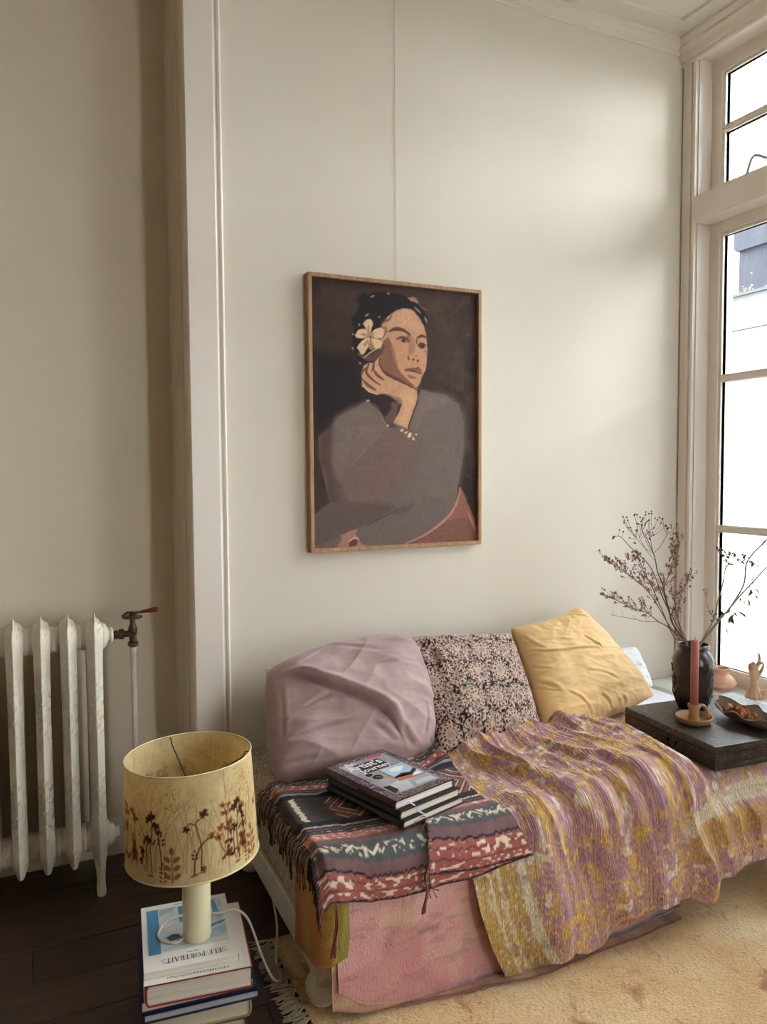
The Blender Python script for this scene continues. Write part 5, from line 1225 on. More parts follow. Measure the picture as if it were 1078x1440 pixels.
# ================================================================== wooden chest and what stands on it
CZ = .432; CT = .510
def chest():
    m, nt, b = newmat('worn_black_paint_wood'); v = coords(nt, 'Object'); vs = coords(nt, 'Object', (6, 40, 40))
    g = noise(nt, vs, 3, 6, .65, .4)
    c = ramp(nt, g, [(.3, lin4(30, 25, 23)), (.55, lin4(56, 48, 44)), (.8, lin4(112, 102, 94))])
    wear = noise(nt, coords(nt, 'Object', (10, 10, 34)), 3.1, 6, .7); c = mixc(nt, ramp(nt, wear, [(.60, (0, 0, 0, 1)), (.65, (.8, .8, .8, 1))]), c, lin4(120, 98, 78))
    c = mixc(nt, ramp(nt, noise(nt, v, 140, 2), [(.66, (0, 0, 0, 1)), (.71, (.8, .8, .8, 1))]), c, lin4(188, 176, 160))
    L(nt, c, b.inputs['Base Color']); b.inputs['Roughness'].default_value = .3; bump(nt, g, b, .35, .003)
    ang = math.radians(-4.2); T = frame2((1.905, -.915, 0), ang)
    ch = empty('wooden_chest', T(.26, .22, CZ), 'low worn black wooden chest lying on the quilt by the window sill', 'chest')
    W, Dp = .500, .438
    bd = MB(); obox(bd, T, 0, W, 0, Dp, CZ, CZ+.052); o = bd.build('chest_body', m, ch); bevel(o, .0018, 2)
    bd = MB(); obox(bd, T, .0, W, .0, Dp, CZ+.0535, CT); o = bd.build('chest_lid', m, ch); bevel(o, .0022, 2)
    ir = plain('dark_iron', (38, 34, 32), (58, 50, 46), .45, 40, metal=.8)
    rg = MB(); c0 = T(-.004, .19, CZ+.030)
    rg.tube([T(-.005-.003*math.sin(q), .19+.020*math.cos(q), CZ+.034-.018*abs(math.sin(q))) for q in np.linspace(0, math.pi, 15)], .0022, 8); rg.build('ring_handle', ir, ch, True)
    for y in (.17, .21):
        s = MB(); s.lathe([(0, 0), (.006, .0), (.006, .003), (.003, .006), (0, .006)], (0, 0, 0), 12); s.V = [tuple(T(-z_-.0003, y+x_, CZ+.036+y_)) for x_, y_, z_ in s.V]; fixn(s.build('handle_boss', ir, ch))
    return ch
chest()

VX, VY = 2.150, -.592
def vase():
    m, nt, b = newmat('dark_embossed_glaze'); v = coords(nt)
    L(nt, ramp(nt, noise(nt, v, 18, 4), [(.3, lin4(34, 26, 24)), (.7, lin4(54, 43, 39))]), b.inputs['Base Color']); b.inputs['Roughness'].default_value = .26
    pr = [(0, 0), (.046, 0), (.050, .003), (.056, .018), (.064, .045), (.0675, .070), (.0665, .095), (.0665, .115), (.0695, .140), (.0720, .162), (.0700, .182), (.0615, .200), (.0535, .210), (.0510, .215), (.0530, .219), (.0550, .222), (.0550, .234), (.0530, .236), (.0500, .236), (.0480, .232), (.0470, .214), (.0560, .200), (.0650, .180), (.0660, .150), (.0610, .10), (.056, .03), (0, .012)]
    V, F = lathe_vf(pr, (VX, VY, CT), 56); o = mk('flower_vase', V, F, m, None, True)
    fixn(o); tag(o, 'dark brown jar vase with raised flowers on the wooden chest', 'vase')
    rad = lambda h: np.interp(h, [p[1] for p in pr[:12]], [p[0] for p in pr[:12]])
    cam = math.atan2(-2.6-VY, 0-VX); rel = MB()
    def at(a, h, d=.001): r = float(rad(h))+d; return (VX+r*math.cos(cam+a), VY+r*math.sin(cam+a), CT+h)
    rr = random.Random(8)
    for k in range(15):
        a = -math.pi+k*2*math.pi/15+rr.uniform(-.1, .1); h1 = rr.uniform(.10, .175)
        rel.tube([at(a+rr.uniform(-.2, .2), .02), at(a+.05, h1*.5), at(a, h1)], .0012, 5)
        for q in range(9):
            t = q*2*math.pi/9; rel.tube([at(a+.02*math.cos(t), h1+.0015*math.sin(t)), at(a+.20*math.cos(t), h1+.015*math.sin(t), .0014)], [.0008, .0026], 5)
        for q in range(3):
            hh = h1*(.3+.2*q); s = rr.choice((-1, 1)); rel.tube([at(a+.04, hh), at(a+.04+s*.12, hh+.012, .0012), at(a+.04+s*.2, hh+.026)], [.0008, .0026, .0006], 5)
    rel.build('flower_relief', m, o, True)
vase()

STEMS = {
    'ball': [(2.077, -0.59, 0.755), (2.046, -0.594, 0.83), (2.027, -0.597, 0.879), (2.004, -0.601, 0.931), (1.983, -0.605, 0.982), (1.958, -0.609, 1.022), (1.942, -0.612, 1.072), (1.918, -0.616, 1.114), (1.887, -0.62, 1.157)],
    'ball_arch': [(2.07, -0.59, 0.756), (2.014, -0.591, 0.904), (1.97, -0.592, 0.991), (1.936, -0.594, 1.042), (1.894, -0.595, 1.079), (1.848, -0.596, 1.112), (1.812, -0.597, 1.143), (1.789, -0.599, 1.154), (1.766, -0.6, 1.149)],
    'f1': [(2.075, -0.59, 0.755), (2.049, -0.6, 0.796), (1.973, -0.61, 0.885), (1.908, -0.62, 0.958), (1.84, -0.63, 1.005), (1.787, -0.64, 1.033), (1.736, -0.65, 1.06), (1.685, -0.66, 1.084)],
    'f2': [(2.07, -0.59, 0.756), (2.048, -0.583, 0.81), (1.998, -0.576, 0.838), (1.949, -0.569, 0.873), (1.897, -0.561, 0.891), (1.845, -0.554, 0.915), (1.807, -0.547, 0.934), (1.789, -0.54, 0.931)],
    'bare': [(2.067, -0.59, 0.756), (2.048, -0.578, 0.809), (2.007, -0.567, 0.834), (1.958, -0.555, 0.837), (1.914, -0.543, 0.849), (1.87, -0.532, 0.858), (1.827, -0.52, 0.868)],
    'f3': [(2.089, -0.59, 0.754), (2.091, -0.579, 0.77), (2.072, -0.567, 0.834), (2.054, -0.556, 0.895), (2.055, -0.545, 0.951), (2.089, -0.534, 0.998), (2.119, -0.522, 1.046), (2.134, -0.511, 1.095), (2.135, -0.5, 1.131)],
    'f4': [(2.122, -0.59, 0.751), (2.118, -0.585, 0.768), (2.088, -0.58, 0.835), (2.073, -0.575, 0.911), (2.076, -0.57, 1.003), (2.098, -0.565, 1.091), (2.105, -0.56, 1.129)],
    'f5': [(2.113, -0.59, 0.752), (2.117, -0.576, 0.77), (2.104, -0.562, 0.837), (2.129, -0.548, 0.913), (2.172, -0.534, 0.956), (2.206, -0.52, 0.974)],
    'f6': [(2.079, -0.59, 0.755), (2.062, -0.588, 0.778), (2.0, -0.587, 0.886), (1.95, -0.585, 0.978), (1.924, -0.583, 1.014), (1.898, -0.582, 1.064), (1.877, -0.58, 1.072)],
    'g1': [(2.198, -0.59, 0.741), (2.258, -0.584, 0.824), (2.286, -0.578, 0.893), (2.313, -0.572, 0.941), (2.336, -0.566, 1.008), (2.358, -0.56, 1.02)],
    'g2': [(2.2, -0.59, 0.737), (2.282, -0.591, 0.824), (2.335, -0.592, 0.866), (2.398, -0.594, 0.943), (2.407, -0.595, 1.013), (2.414, -0.596, 1.032), (2.447, -0.597, 1.065), (2.494, -0.599, 1.098), (2.524, -0.6, 1.123)],
    'g3': [(2.205, -0.59, 0.735), (2.305, -0.578, 0.824), (2.365, -0.567, 0.858), (2.431, -0.555, 0.898), (2.517, -0.543, 0.946), (2.601, -0.532, 0.995), (2.675, -0.52, 1.03)],
}
BALLS= [(1.825, 1.217), (1.846, 1.226), (1.868, 1.225), (1.903, 1.223), (1.939, 1.225), (1.953, 1.209), (1.982, 1.21), (1.803, 1.2), (1.838, 1.196), (1.86, 1.192), (1.886, 1.215), (1.921, 1.207), (1.94, 1.189), (1.962, 1.178), (1.976, 1.174), (1.821, 1.183), (1.838, 1.172), (1.886, 1.191), (1.908, 1.18), (1.878, 1.167), (1.933, 1.167), (1.904, 1.156), (1.845, 1.145), (1.826, 1.132), (1.812, 1.177), (1.943, 1.225), (1.994, 1.191), (1.9, 1.143), (1.851, 1.216), (1.913, 1.204), (1.879, 1.208), (1.829, 1.206), (1.93, 1.196), (1.855, 1.199), (1.89, 1.201)]
UMB= [(2.306, 1.08), (2.317, 1.072), (2.332, 1.074), (2.348, 1.064), (2.363, 1.063), (2.37, 1.066), (2.342, 1.056), (2.324, 1.06), (2.381, 1.045), (2.39, 1.039), (2.403, 1.051), (2.412, 1.056), (2.406, 1.04), (2.419, 1.044), (2.426, 1.032), (2.442, 1.033), (2.382, 1.03), (2.415, 1.027), (2.355, 1.054), (2.377, 1.054)]
LEAF= [(2.298, 0.853), (2.303, 0.824), (2.315, 0.807), (2.335, 0.764), (2.388, 0.839), (2.359, 0.794), (2.367, 0.828), (2.385, 0.788), (2.418, 0.891), (2.412, 0.869), (2.459, 0.888), (2.462, 0.853), (2.471, 0.923), (2.459, 0.892), (2.494, 0.921), (2.527, 0.893), (2.486, 0.903), (2.516, 0.879), (2.432, 0.861), (2.45, 0.879), (2.397, 0.839), (2.416, 0.803), (2.406, 0.841), (2.45, 0.813), (2.493, 0.951), (2.491, 0.935), (2.437, 1.022), (2.44, 1.006)]
def stems():
    brown = plain('dried_brown_twig', (96, 62, 50), (122, 84, 66), .8, 40); dark = plain('dried_dark_stem', (70, 42, 34), (92, 58, 44), .7, 40)
    seed = plain('dark_seed_heads', (44, 28, 26), (66, 42, 36), .8, 60); bud = plain('dried_rust_buds', (120, 72, 66), (148, 100, 90), .9, 80)
    green = plain('dried_green_stem', (112, 104, 70), (136, 126, 88), .7, 40); gl = plain('withered_green_leaf', (74, 74, 44), (104, 100, 64), .8, 30); umb = plain('umbel_seeds', (72, 68, 50), (92, 86, 64), .8, 60)
    rr = random.Random(21)
    def octa(mb, p, r, d=None):
        p = Vector(p); r = (r[0]*1.45, r[1]*1.4); d = (d or Vector((0, 0, 1))).normalized(); a = d.orthogonal().normalized(); b = d.cross(a)
        V = [p+d*r[1], p-d*r[1]*.8]+[p+(a*math.cos(q)+b*math.sin(q))*r[0]+d*r[1]*.15 for q in (0, 1.257, 2.513, 3.77, 5.027)]
        mb.add(V, [(0, 2+i, 2+(i+1) % 5) for i in range(5)]+[(1, 2+(i+1) % 5, 2+i) for i in range(5)])
    def root(pts):                      # drop the foot of each stem into the jar
        q = list(pts); f = q[0]; return [(VX+(f[0]-VX)*.25, VY+(f[1]-VY)*.25, CT+.03), (VX+(f[0]-VX)*.75, VY+(f[1]-VY)*.8, CT+.20)]+[tuple(p) for p in q]
    def inmouth(p):
        d = np.array([p[0]-VX, p[1]-VY]); l = np.hypot(*d); 
        return (VX+d[0]*min(1, .036/max(l, 1e-6)), VY+d[1]*min(1, .036/max(l, 1e-6)), p[2])
    def stem_obj(nm, key, label, group, mat_s, r0, r1):
        p = STEMS[key]; p = [inmouth(p[0])]+p[1:]
        t = empty(nm, (VX, VY, CT+.03), label, 'dried flower', group); P = spline(root(p), 5); mb = MB(); n = len(P)
        mb.tube(P, [1.5*(r0+(r1-r0)*i/(n-1)) for i in range(n)], 6); return t, mb, P
    FE = 'feathery dried rust-brown sprig standing in the dark jar vase'
    # ---- bead-headed stem
    t, mb, P = stem_obj('dried_flower', 'ball', 'tall dried stem topped with a cluster of dark bead-like seed heads', None, dark, .0021, .0008)
    sd = MB(); forks = [P[-1], P[-5], P[-9], P[-12]]
    hubs = []
    for hx in (1.83, 1.862, 1.895, 1.928, 1.962):
        hb = Vector((hx, -.62+rr.uniform(-.03, .03), 1.163-.25*abs(hx-1.90)+rr.uniform(-.012, .012))); f = Vector(forks[rr.choice((1, 2, 2, 3))]); hubs.append(hb)
        mb.tube(spline([f, (f+hb)/2+Vector((0, 0, -.008)), hb], 4), .0008, 5)
    for k, (x, z) in enumerate(BALLS):
        y = -.62+rr.uniform(-.045, .045); f = min(hubs, key=lambda q: abs(q.x-x)+rr.uniform(0, .02)); tip = Vector((x, y, z)); mid = (f+tip)/2+Vector(((tip.x-f.x)*.12, 0, -.004))
        mb.tube(spline([f, mid, tip], 4), .0005, 4); octa(sd, tip, (.0026, .0028))
        if k % 2: q = tip+Vector((rr.uniform(-.008, .008), rr.uniform(-.01, .01), rr.uniform(-.004, .010))); mb.tube([mid, q], .0004, 4); octa(sd, q, (.0023, .0026))
    mb.build('stalk', dark, t, True); sd.build('seed_heads', seed, t)['kind'] = 'stuff'
    t, mb, P = stem_obj('dried_flower', 'ball_arch', 'thin arching dried stem with two dark seed heads at its bowed tip', None, dark, .0015, .0005)
    sd = MB(); e = Vector(P[-1])
    for q in ((0, 0, 0), (.008, .004, .003), (-.003, -.004, -.002)): octa(sd, e+Vector(q), (.003, .0032))
    for q in (6, 10):
        b_ = Vector(P[-q]); mb.tube([b_, b_+Vector((.010, .004, .018))], .0005, 4); octa(sd, b_+Vector((.010, .004, .020)), (.0024, .0026))
    mb.build('stalk', dark, t, True); sd.build('seed_heads', seed, t)['kind'] = 'stuff'
    t, mb, P = stem_obj('dried_flower', 'bare', 'bare thin dried twig reaching out sideways over the ochre cushion', None, brown, .0013, .0004)
    for q in (3, 7, 12, 17):
        b_ = Vector(P[-q]); mb.tube(spline([b_, b_+Vector((-.008, .002, .008)), b_+Vector((-.013, -.003, .02+.004*(q % 3)))], 4), .0004, 4)
    mb.build('stalk', brown, t, True)
    # ---- feathery sprigs
    FL = {'f1': 'long feathery rust-brown sprig arching widest towards the ochre cushion', 'f2': 'low feathery rust-brown sprig spreading just above the bare twig', 'f3': 'bent feathery rust-brown sprig rising between bead-headed stem and window casing',
          'f4': 'upright thin feathery sprig standing in front of the window casing', 'f5': 'short feathery sprig leaning out of the jar towards the window casing', 'f6': 'dense feathery rust-brown sprig crossing behind the bead-headed stem'}
    for key, dens in (('f1', 1.25), ('f2', 1.), ('f3', 1.1), ('f4', .7), ('f5', .8), ('f6', 1.1)):
        t, mb, P = stem_obj('dried_flower', key, FL[key], 'feathery sprigs in the jar vase', brown, .0017, .0004); bd = MB(); n = len(P)
        i0 = int(n*.50)
        for k in range(int(50*dens)):
            i = rr.randrange(i0, n); f = (i-i0)/(n-i0); b_ = Vector(P[i]); d = (Vector(P[min(i+1, n-1)])-Vector(P[i-1])).normalized()
            side = Vector((rr.gauss(0, 1), rr.gauss(0, .8), rr.gauss(.25, .7))).normalized(); l = rr.uniform(.02, .055)*(1.15-.5*f); tip = b_+(d*.75+side*.55)*l+Vector((0, 0, .012*rr.random())); mid = (b_+tip)/2+side*l*.1
            mb.tube(spline([b_, mid, tip], 3), [.0006, .0005, .0005, .0004, .0004, .0004, .0003], 4)
            td = (tip-mid).normalized()
            for q in range(rr.randrange(4, 9)):
                o_ = td.orthogonal(); o_.rotate(Matrix.Rotation(rr.uniform(0, 6.28), 3, td)); bp = mid+(tip-mid)*rr.uniform(.35, 1.05); dd = (td+o_*.8).normalized(); octa(bd, bp+dd*.003, (.0011, .0036), dd)
        mb.build('stalk', brown, t, True); bd.build('buds', bud, t)['kind'] = 'stuff'
    # ---- umbel stems leaning to the window
    lv = lambda a, b_, w: None
    def leaf(mb, a, b_, w, tw):
        a, b_ = Vector(a), Vector(b_); d = b_-a; s = d.cross(Vector((.4, 1, .1))).normalized(); k0 = len(mb.V)
        prof = [(0, .1), (.2, .6), (.45, 1), (.7, .75), (.9, .35), (1, .05)]
        for j, (f, ww) in enumerate(prof):
            c = a+d*f+Vector((.004*math.sin(f*6+tw), .005*math.cos(f*5+tw), 0)); sd_ = s*w*ww; sd_.rotate(Matrix.Rotation(tw+f*1.6, 3, d.normalized())); mb.V += [tuple(c-sd_), tuple(c+Vector((0, .0022*ww, 0))), tuple(c+sd_)]
            if j: q = k0+3*j; mb.F += [(q-3, q-2, q+1, q), (q-2, q-1, q+2, q+1)]
    UG = 'withered umbel stems leaning to the window'
    t, mb, P = stem_obj('dried_umbel', 'g1', 'dried umbel stem with a flat head of dark seeds leaning towards the window', None, green, .0019, .0014)
    sd = MB(); hub = Vector(P[-1])
    for x, z in UMB:
        tip = Vector((x, -.56+rr.uniform(-.05, .05), z)); mb.tube(spline([hub, (hub+tip)/2+Vector((0, 0, -.006)), tip], 3), .0008, 4)
        for q in range(4): s = tip+Vector((rr.gauss(0, .004), rr.gauss(0, .004), rr.gauss(0, .003))); mb.tube([tip-(tip-hub).normalized()*.006, s], .0007, 4); octa(sd, s, (.0026, .0034), s-hub)
    for q in range(7): e = hub+Vector((rr.uniform(-.02, .022), rr.uniform(-.01, .01), -rr.uniform(.006, .026))); mb.tube(spline([hub, hub+Vector((e.x-hub.x, 0, -.002)), e], 3), .0007, 4)
    b_ = Vector(P[16]); tip = b_+Vector((-.045, 0, .075)); mb.tube(spline([b_, b_+Vector((-.025, 0, .012)), b_+Vector((-.043, .0, .05)), tip], 4), .0009, 4)
    for q in (-.012, -.004, .005, .016): mb.tube([tip, tip+Vector((q, .004, .022))], .0007, 4); octa(sd, tip+Vector((q, .004, .024)), (.0016, .0022))
    b_ = Vector(P[15])
    for q in range(10):
        e = b_+Vector((rr.uniform(-.02, .035), rr.uniform(-.015, .015), rr.uniform(-.01, .04))); mb.tube([b_, (b_+e)/2+Vector((0, 0, .004)), e], .0008, 4); octa(sd, e, (.0024, .005), Vector((rr.gauss(0, 1), 0, 1)))
    mb.build('stalk', green, t, True); sd.build('seeds', umb, t)['kind'] = 'stuff'
    t, mb, P = stem_obj('dried_umbel', 'g2', 'dried green stem with a withered leaf node and bare spiky umbel by the window', None, green, .0023, .0016)
    lf = MB(); hub = Vector(P[-6])
    for q in range(14): a = rr.uniform(0, 6.28); e = hub+Vector((.04*math.cos(a)*rr.uniform(.4, 1), rr.uniform(-.02, .02), .03*math.sin(a)+.006)); mb.tube(spline([hub, (hub+e)/2+Vector((0, 0, .004)), e], 3), .0008, 4)
    for (a, c) in ((26, 27), ): leaf(lf, (LEAF[a][0], -.595, LEAF[a][1]+.014), (LEAF[c][0], -.595, LEAF[c][1]), .006, .3)
    for k in (0, 2): leaf(lf, (LEAF[k][0], -.585, LEAF[k][1]), (LEAF[k+1][0], -.585, LEAF[k+1][1]), .007, k*.7)
    nd = Vector((2.437, -.595, 1.022))
    for q in range(8): e = nd+Vector((rr.uniform(-.008, .04), rr.uniform(-.01, .01), rr.uniform(-.03, .012))); mb.tube([nd, e], .0008, 4); leaf(lf, nd+(e-nd)*.6, e, .003, q)
    mb.build('stalk', green, t, True); lf.build('withered_leaves', gl, t)['kind'] = 'stuff'
    t, mb, P = stem_obj('dried_umbel', 'g3', 'dried green stem with drooping withered leaves leaning across the window', None, green, .0022, .0016)
    lf = MB()
    for k in range(4, 24, 2):
        a = (LEAF[k][0], -.565+rr.uniform(-.01, .01), LEAF[k][1]); c = (LEAF[k+1][0], -.565, LEAF[k+1][1]); j = min(range(len(P)), key=lambda i: (P[i][0]-a[0])**2+(P[i][2]-a[2])**2)
        mb.tube(spline([P[j], ((P[j][0]+a[0])/2, -.565, (P[j][2]+a[2])/2+.008), a], 4), .0009, 4); leaf(lf, a, c, .010 if k in (4, 6) else .006, k*.5)
    leaf(lf, (2.363, -.567, .856), (2.340, -.567, .832), .004, .2); leaf(lf, (2.493, -.555, .951), (2.491, -.555, .922), .004, 1)
    for k in (24,):
        c0 = Vector((2.494, -.555, .953))
        for q in range(9): e = c0+Vector((rr.uniform(-.03, .03), rr.uniform(-.015, .015), rr.uniform(-.012, .022))); mb.tube(spline([c0, (c0+e)/2+Vector((0, 0, .006)), e], 3), .0008, 4)
    mb.tube(spline([(2.395, -.568, .948), (2.37, -.565, .932), (2.345, -.565, .932), (2.325, -.565, .945), (2.315, -.567, .938)], 4), .0008, 4)
    mb.build('stalk', green, t, True); lf.build('withered_leaves', gl, t)['kind'] = 'stuff'
stems()

def candle_and_holder():
    hx, hy = 2.030, -.712
    cl = plain('ochre_stoneware', (150, 110, 70), (172, 130, 88), .5, 14, bstr=.1)
    h = empty('candle_holder', (hx, hy, CT), 'ochre stoneware chamberstick with a looped handle holding the pink candle', 'candle holder')
    b = MB(); b.lathe([(0, 0), (.044, 0), (.052, .003), (.0595, .012), (.0620, .022), (.0615, .0245), (.0590, .0245), (.0565, .018), (.050, .010), (.042, .0075), (0, .0075)], (hx, hy, CT), 48); fixn(b.build('saucer', cl, h, True))
    b = MB(); b.lathe([(0, .006), (.020, .006), (.0195, .014), (.0165, .026), (.0160, .036), (.0185, .050), (.0210, .056), (.0210, .062), (.0195, .064), (.0165, .064), (.0150, .060), (.0145, .045), (0, .045)], (hx, hy, CT), 36); fixn(b.build('candle_socket', cl, h, True))
    d = Vector((.90, -.42, 0)).normalized(); o = Vector((hx, hy, CT)); b = MB()
    b.tube([o+d*x+Vector((0, 0, z)) for x, z in [tuple(p) for p in spline([(.016, .056), (.026, .060), (.036, .055), (.0435, .042), (.0465, .028), (.0460, .014)], 5)]], .0052, 10); b.build('loop_handle', cl, h, True)
    wx = plain('dusty_pink_wax', (178, 104, 100), (188, 114, 110), .42, 6); cz = CT+.0455
    c = empty('candle', (hx, hy, cz), 'tall dusty pink taper candle standing in the chamberstick', 'candle')
    b = MB(); b.lathe([(0, 0), (.0132, 0), (.0132, .238), (.0125, .242), (.010, .2425), (.003, .240), (0, .240)], (hx, hy, cz), 28); w = b.build('candle_wax', wx, c, True)
    b = MB()
    rr = random.Random(6)
    for k in range(12):
        a = math.radians(205+rr.uniform(-25, 25)); z = .04+.195*rr.random(); b.tube([(hx+.0132*math.cos(a), hy+.0132*math.sin(a), cz+z), (hx+.0138*math.cos(a), hy+.0138*math.sin(a), cz+z-.006)], [.0008, .0013], 5)
    tag(b.build('wax_drips', wx, c, True), kind='stuff')
    b = MB(); b.tube(spline([(hx, hy, cz+.236), (hx, hy, cz+.246), (hx-.002, hy-.001, cz+.251)], 3), .0008, 5); b.build('wick', plain('charred_wick', (30, 26, 24), rough=.9), c)
candle_and_holder()

def leaf_bowl():
    """long leaf-shaped dish with a wavy rim"""
    m = plain('grey_brown_glazed_clay', (150, 128, 104), (120, 100, 82), .45, 12, bstr=.15, bscale=60)
    A, B = np.array([2.204, -.662]), np.array([2.168, -.955]); n, k = 60, 24
    ax = B-A; ll = np.linalg.norm(ax); ax /= ll; sd = np.array([-ax[1], ax[0]])
    if sd[0] < 0: sd = -sd
    t = np.linspace(0, 1, n)[:, None]; w = np.linspace(-1, 1, k)[None]
    hw = .066*np.sin(np.clip(t*1.06, 0, 1)**.75*math.pi)**.75*(1+.07*np.sin(t*22))+.006*np.exp(-((t-1)/.05)**2)*2
    z = CT+.003+.040*np.abs(w)**2.2*(.6+.4*np.sin(t*math.pi))+.024*(2*t-1)**4+.006*np.sin(t*19+w*1.2)*np.abs(w)**3+.010*sm(.9, 1, t)
    cx = A[0]+ax[0]*ll*t+sd[0]*hw*w; cy = A[1]+ax[1]*ll*t+sd[1]*hw*w
    o = sheet('leaf_dish', np.stack([cx, cy, z+0*cx], -1), m, None, None, np.stack([t+0*w, w+0*t], -1).reshape(-1, 2), .0035)
    o.data.update(); tag(o, 'long leaf-shaped clay dish with a wavy rim on the chest', 'dish')
    pm = plain('dried_orange_petal', (150, 82, 48), (186, 118, 78), .8, 40); rr = random.Random(14)
    spots = [(2.172, -.735, .026, 1), (2.190, -.752, .024, 2), (2.168, -.765, .020, 3), (2.188, -.785, .022, 4), (2.170, -.800, .018, 5), (2.180, -.83, .016, 6), (2.178, -.75, .030, 7)]
    for (x, y, r, q) in spots:
        n = 14; u = np.linspace(-1, 1, n)[:, None]; v = np.linspace(0, 1, n)[None]; a = rr.uniform(0, 6.28)
        px = u*r*.7*np.sin(v*math.pi*.85+.25); py = (v-.5)*r*1.7; pz = .008*np.cos(u*2.4+q)+.010*(u**2)*np.sin(v*4+q)+.007*np.sin(v*6+q)
        P = np.stack([x+px*math.cos(a)-py*math.sin(a), y+px*math.sin(a)+py*math.cos(a), pz+0*px], -1); P[..., 2] += CT+.0105+(.010 if q in (2, 7) else .003)-P[..., 2].min()
        tag(sheet('dried_petal', P, pm, None, None, None, .0012), 'curled dried orange petal lying in the leaf-shaped dish', 'petal', 'dried petals in the leaf dish')
    tw = MB(); tw.tube(spline([(2.176, -.79, CT+.022), (2.180, -.83, CT+.024), (2.186, -.872, CT+.026)], 4), [.003]*6+[.0025, .002, .0015], 7)
    tag(tw.build('dried_pod', pm, None, True), 'slim dried pod lying among the petals in the dish', 'pod')
leaf_bowl()

SZ = .425
def sill_things():
    tc = plain('pink_terracotta', (206, 158, 128), (222, 178, 150), .7, 16, bstr=.1, bscale=120)
    x, y = 2.668, -.262
    V, F = lathe_vf([(0, 0), (.026, 0), (.030, .002), (.036, .008), (.056, .020), (.0635, .030), (.0640, .034), (.060, .042), (.050, .056), (.040, .064), (.032, .068), (.0285, .072), (.029, .080), (.033, .088), (.036, .094), (.0345, .097), (.030, .096), (.025, .088), (.024, .074), (.034, .064), (.05, .045), (.05, .03), (0, .012)], (x, y, SZ), 48)
    o = mk('clay_pot', V, F, tc, None, True); fixn(o); tag(o, 'small squat terracotta pot with a flared neck on the white window sill', 'pot')
    d = MB()
    for k in range(44): a = 2*math.pi*k/44; d.add(*lathe_vf([(0, -.0012), (.0013, 0), (0, .0012)], (x+.0535*math.cos(a), y+.0535*math.sin(a), SZ+.0525), 5))
    tag(d.build('dot_band', plain('pale_slip', (236, 214, 192), rough=.7), o), kind='stuff')
    # carved hand: ruffled cuff, wrist, palm, index finger raised, thumb meeting the bent middle finger
    wd = plain('pale_carved_wood', (190, 148, 112), (210, 170, 134), .6, 10, (1, 1, .4), bstr=.2, bscale=40)
    hx, hy = 2.690, -.412; rt = Vector((.68, -.73, 0)); bk = Vector((.73, .68, 0)); O = Vector((hx, hy, SZ))
    K = lambda r, z, b=0: O+rt*r+bk*b+Vector((0, 0, z))
    mb = MB(); nn = 40; V = []; F = []
    prof = [(.0, .0), (.030, .0), (.034, .006), (.030, .018), (.023, .036), (.0165, .050), (.0150, .056), (.0165, .060), (.0150, .066)]
    for i, (r_, z_) in enumerate(prof):
        for q in range(nn):
            a = 2*math.pi*q/nn; fl = 1+(.13*math.cos(9*a))*max(0, 1-z_/.05); r2 = r_*fl; V.append(K(r2*math.cos(a), z_, r2*math.sin(a)*.85))
    for i in range(len(prof)-1):
        for q in range(nn): F.append((i*nn+q, i*nn+(q+1) % nn, (i+1)*nn+(q+1) % nn, (i+1)*nn+q))
    F.append(tuple((len(prof)-1)*nn+q for q in range(nn))); mb.add(V, F)
    # flared side of the cuff
    mb.tube([K(.010, .020), K(.026, .026), K(.040, .034), K(.047, .040)], [.012, .013, .010, .003], 12); mb.tube([K(.012, .010), K(.028, .012), K(.040, .022)], [.010, .011, .005], 12)
    # wrist and palm
    mb.tube([K(0, .058), K(-.001, .075), K(-.003, .092), K(-.004, .110), K(-.004, .124)], [.0135, .0125, .0155, .0185, .0150], 16)
    mb.tube([K(.008, .080), K(.004, .100), K(.004, .118), K(.006, .130)], [.010, .0125, .011, .008], 12)
    # index finger, raised and curling back
    mb.tube([tuple(p) for p in spline([K(.006, .120), K(.010, .136), K(.015, .150), K(.0175, .165), K(.0165, .180), K(.0140, .195)], 4)], [.0085]*4+[.0075]*5+[.0062]*5+[.0050]*4+[.0035, .0028, .0018], 10)
    # thumb, out to the side and up to the tip of the middle finger
    mb.tube([tuple(p) for p in spline([K(.008, .092), K(.018, .104), K(.026, .120), K(.032, .136), K(.034, .146)], 4)], [.0085]*5+[.007]*5+[.0055]*5+[.0045, .004], 10)
    mb.tube([tuple(p) for p in spline([K(.006, .128, -.004), K(.015, .146, -.008), K(.025, .152, -.008), K(.034, .147, -.004)], 4)], [.0075]*5+[.006]*5+[.0045]*3, 10)
    # ring and little finger folded over the palm
    mb.tube([tuple(p) for p in spline([K(-.006, .118, .002), K(-.010, .138, -.002), K(-.006, .149, -.010), K(.001, .142, -.016), K(.002, .128, -.016)], 4)], [.0078]*6+[.0068]*6+[.005]*5, 10)
    mb.tube([tuple(p) for p in spline([K(-.014, .110, .002), K(-.019, .130, -.002), K(-.016, .143, -.010), K(-.009, .139, -.016), K(-.008, .125, -.016)], 4)], [.0072]*6+[.0062]*6+[.0045]*5, 10)
    o = mb.build('carved_hand', wd)
    md = o.modifiers.new('remesh', 'REMESH'); md.mode = 'VOXEL'; md.voxel_size = .0016; md.use_smooth_shade = True
    sm_ = o.modifiers.new('smooth', 'SMOOTH'); sm_.iterations = 3; sm_.factor = .5
    tag(o, 'pale carved wooden hand with one finger raised on the white window sill', 'sculpture')
sill_things()

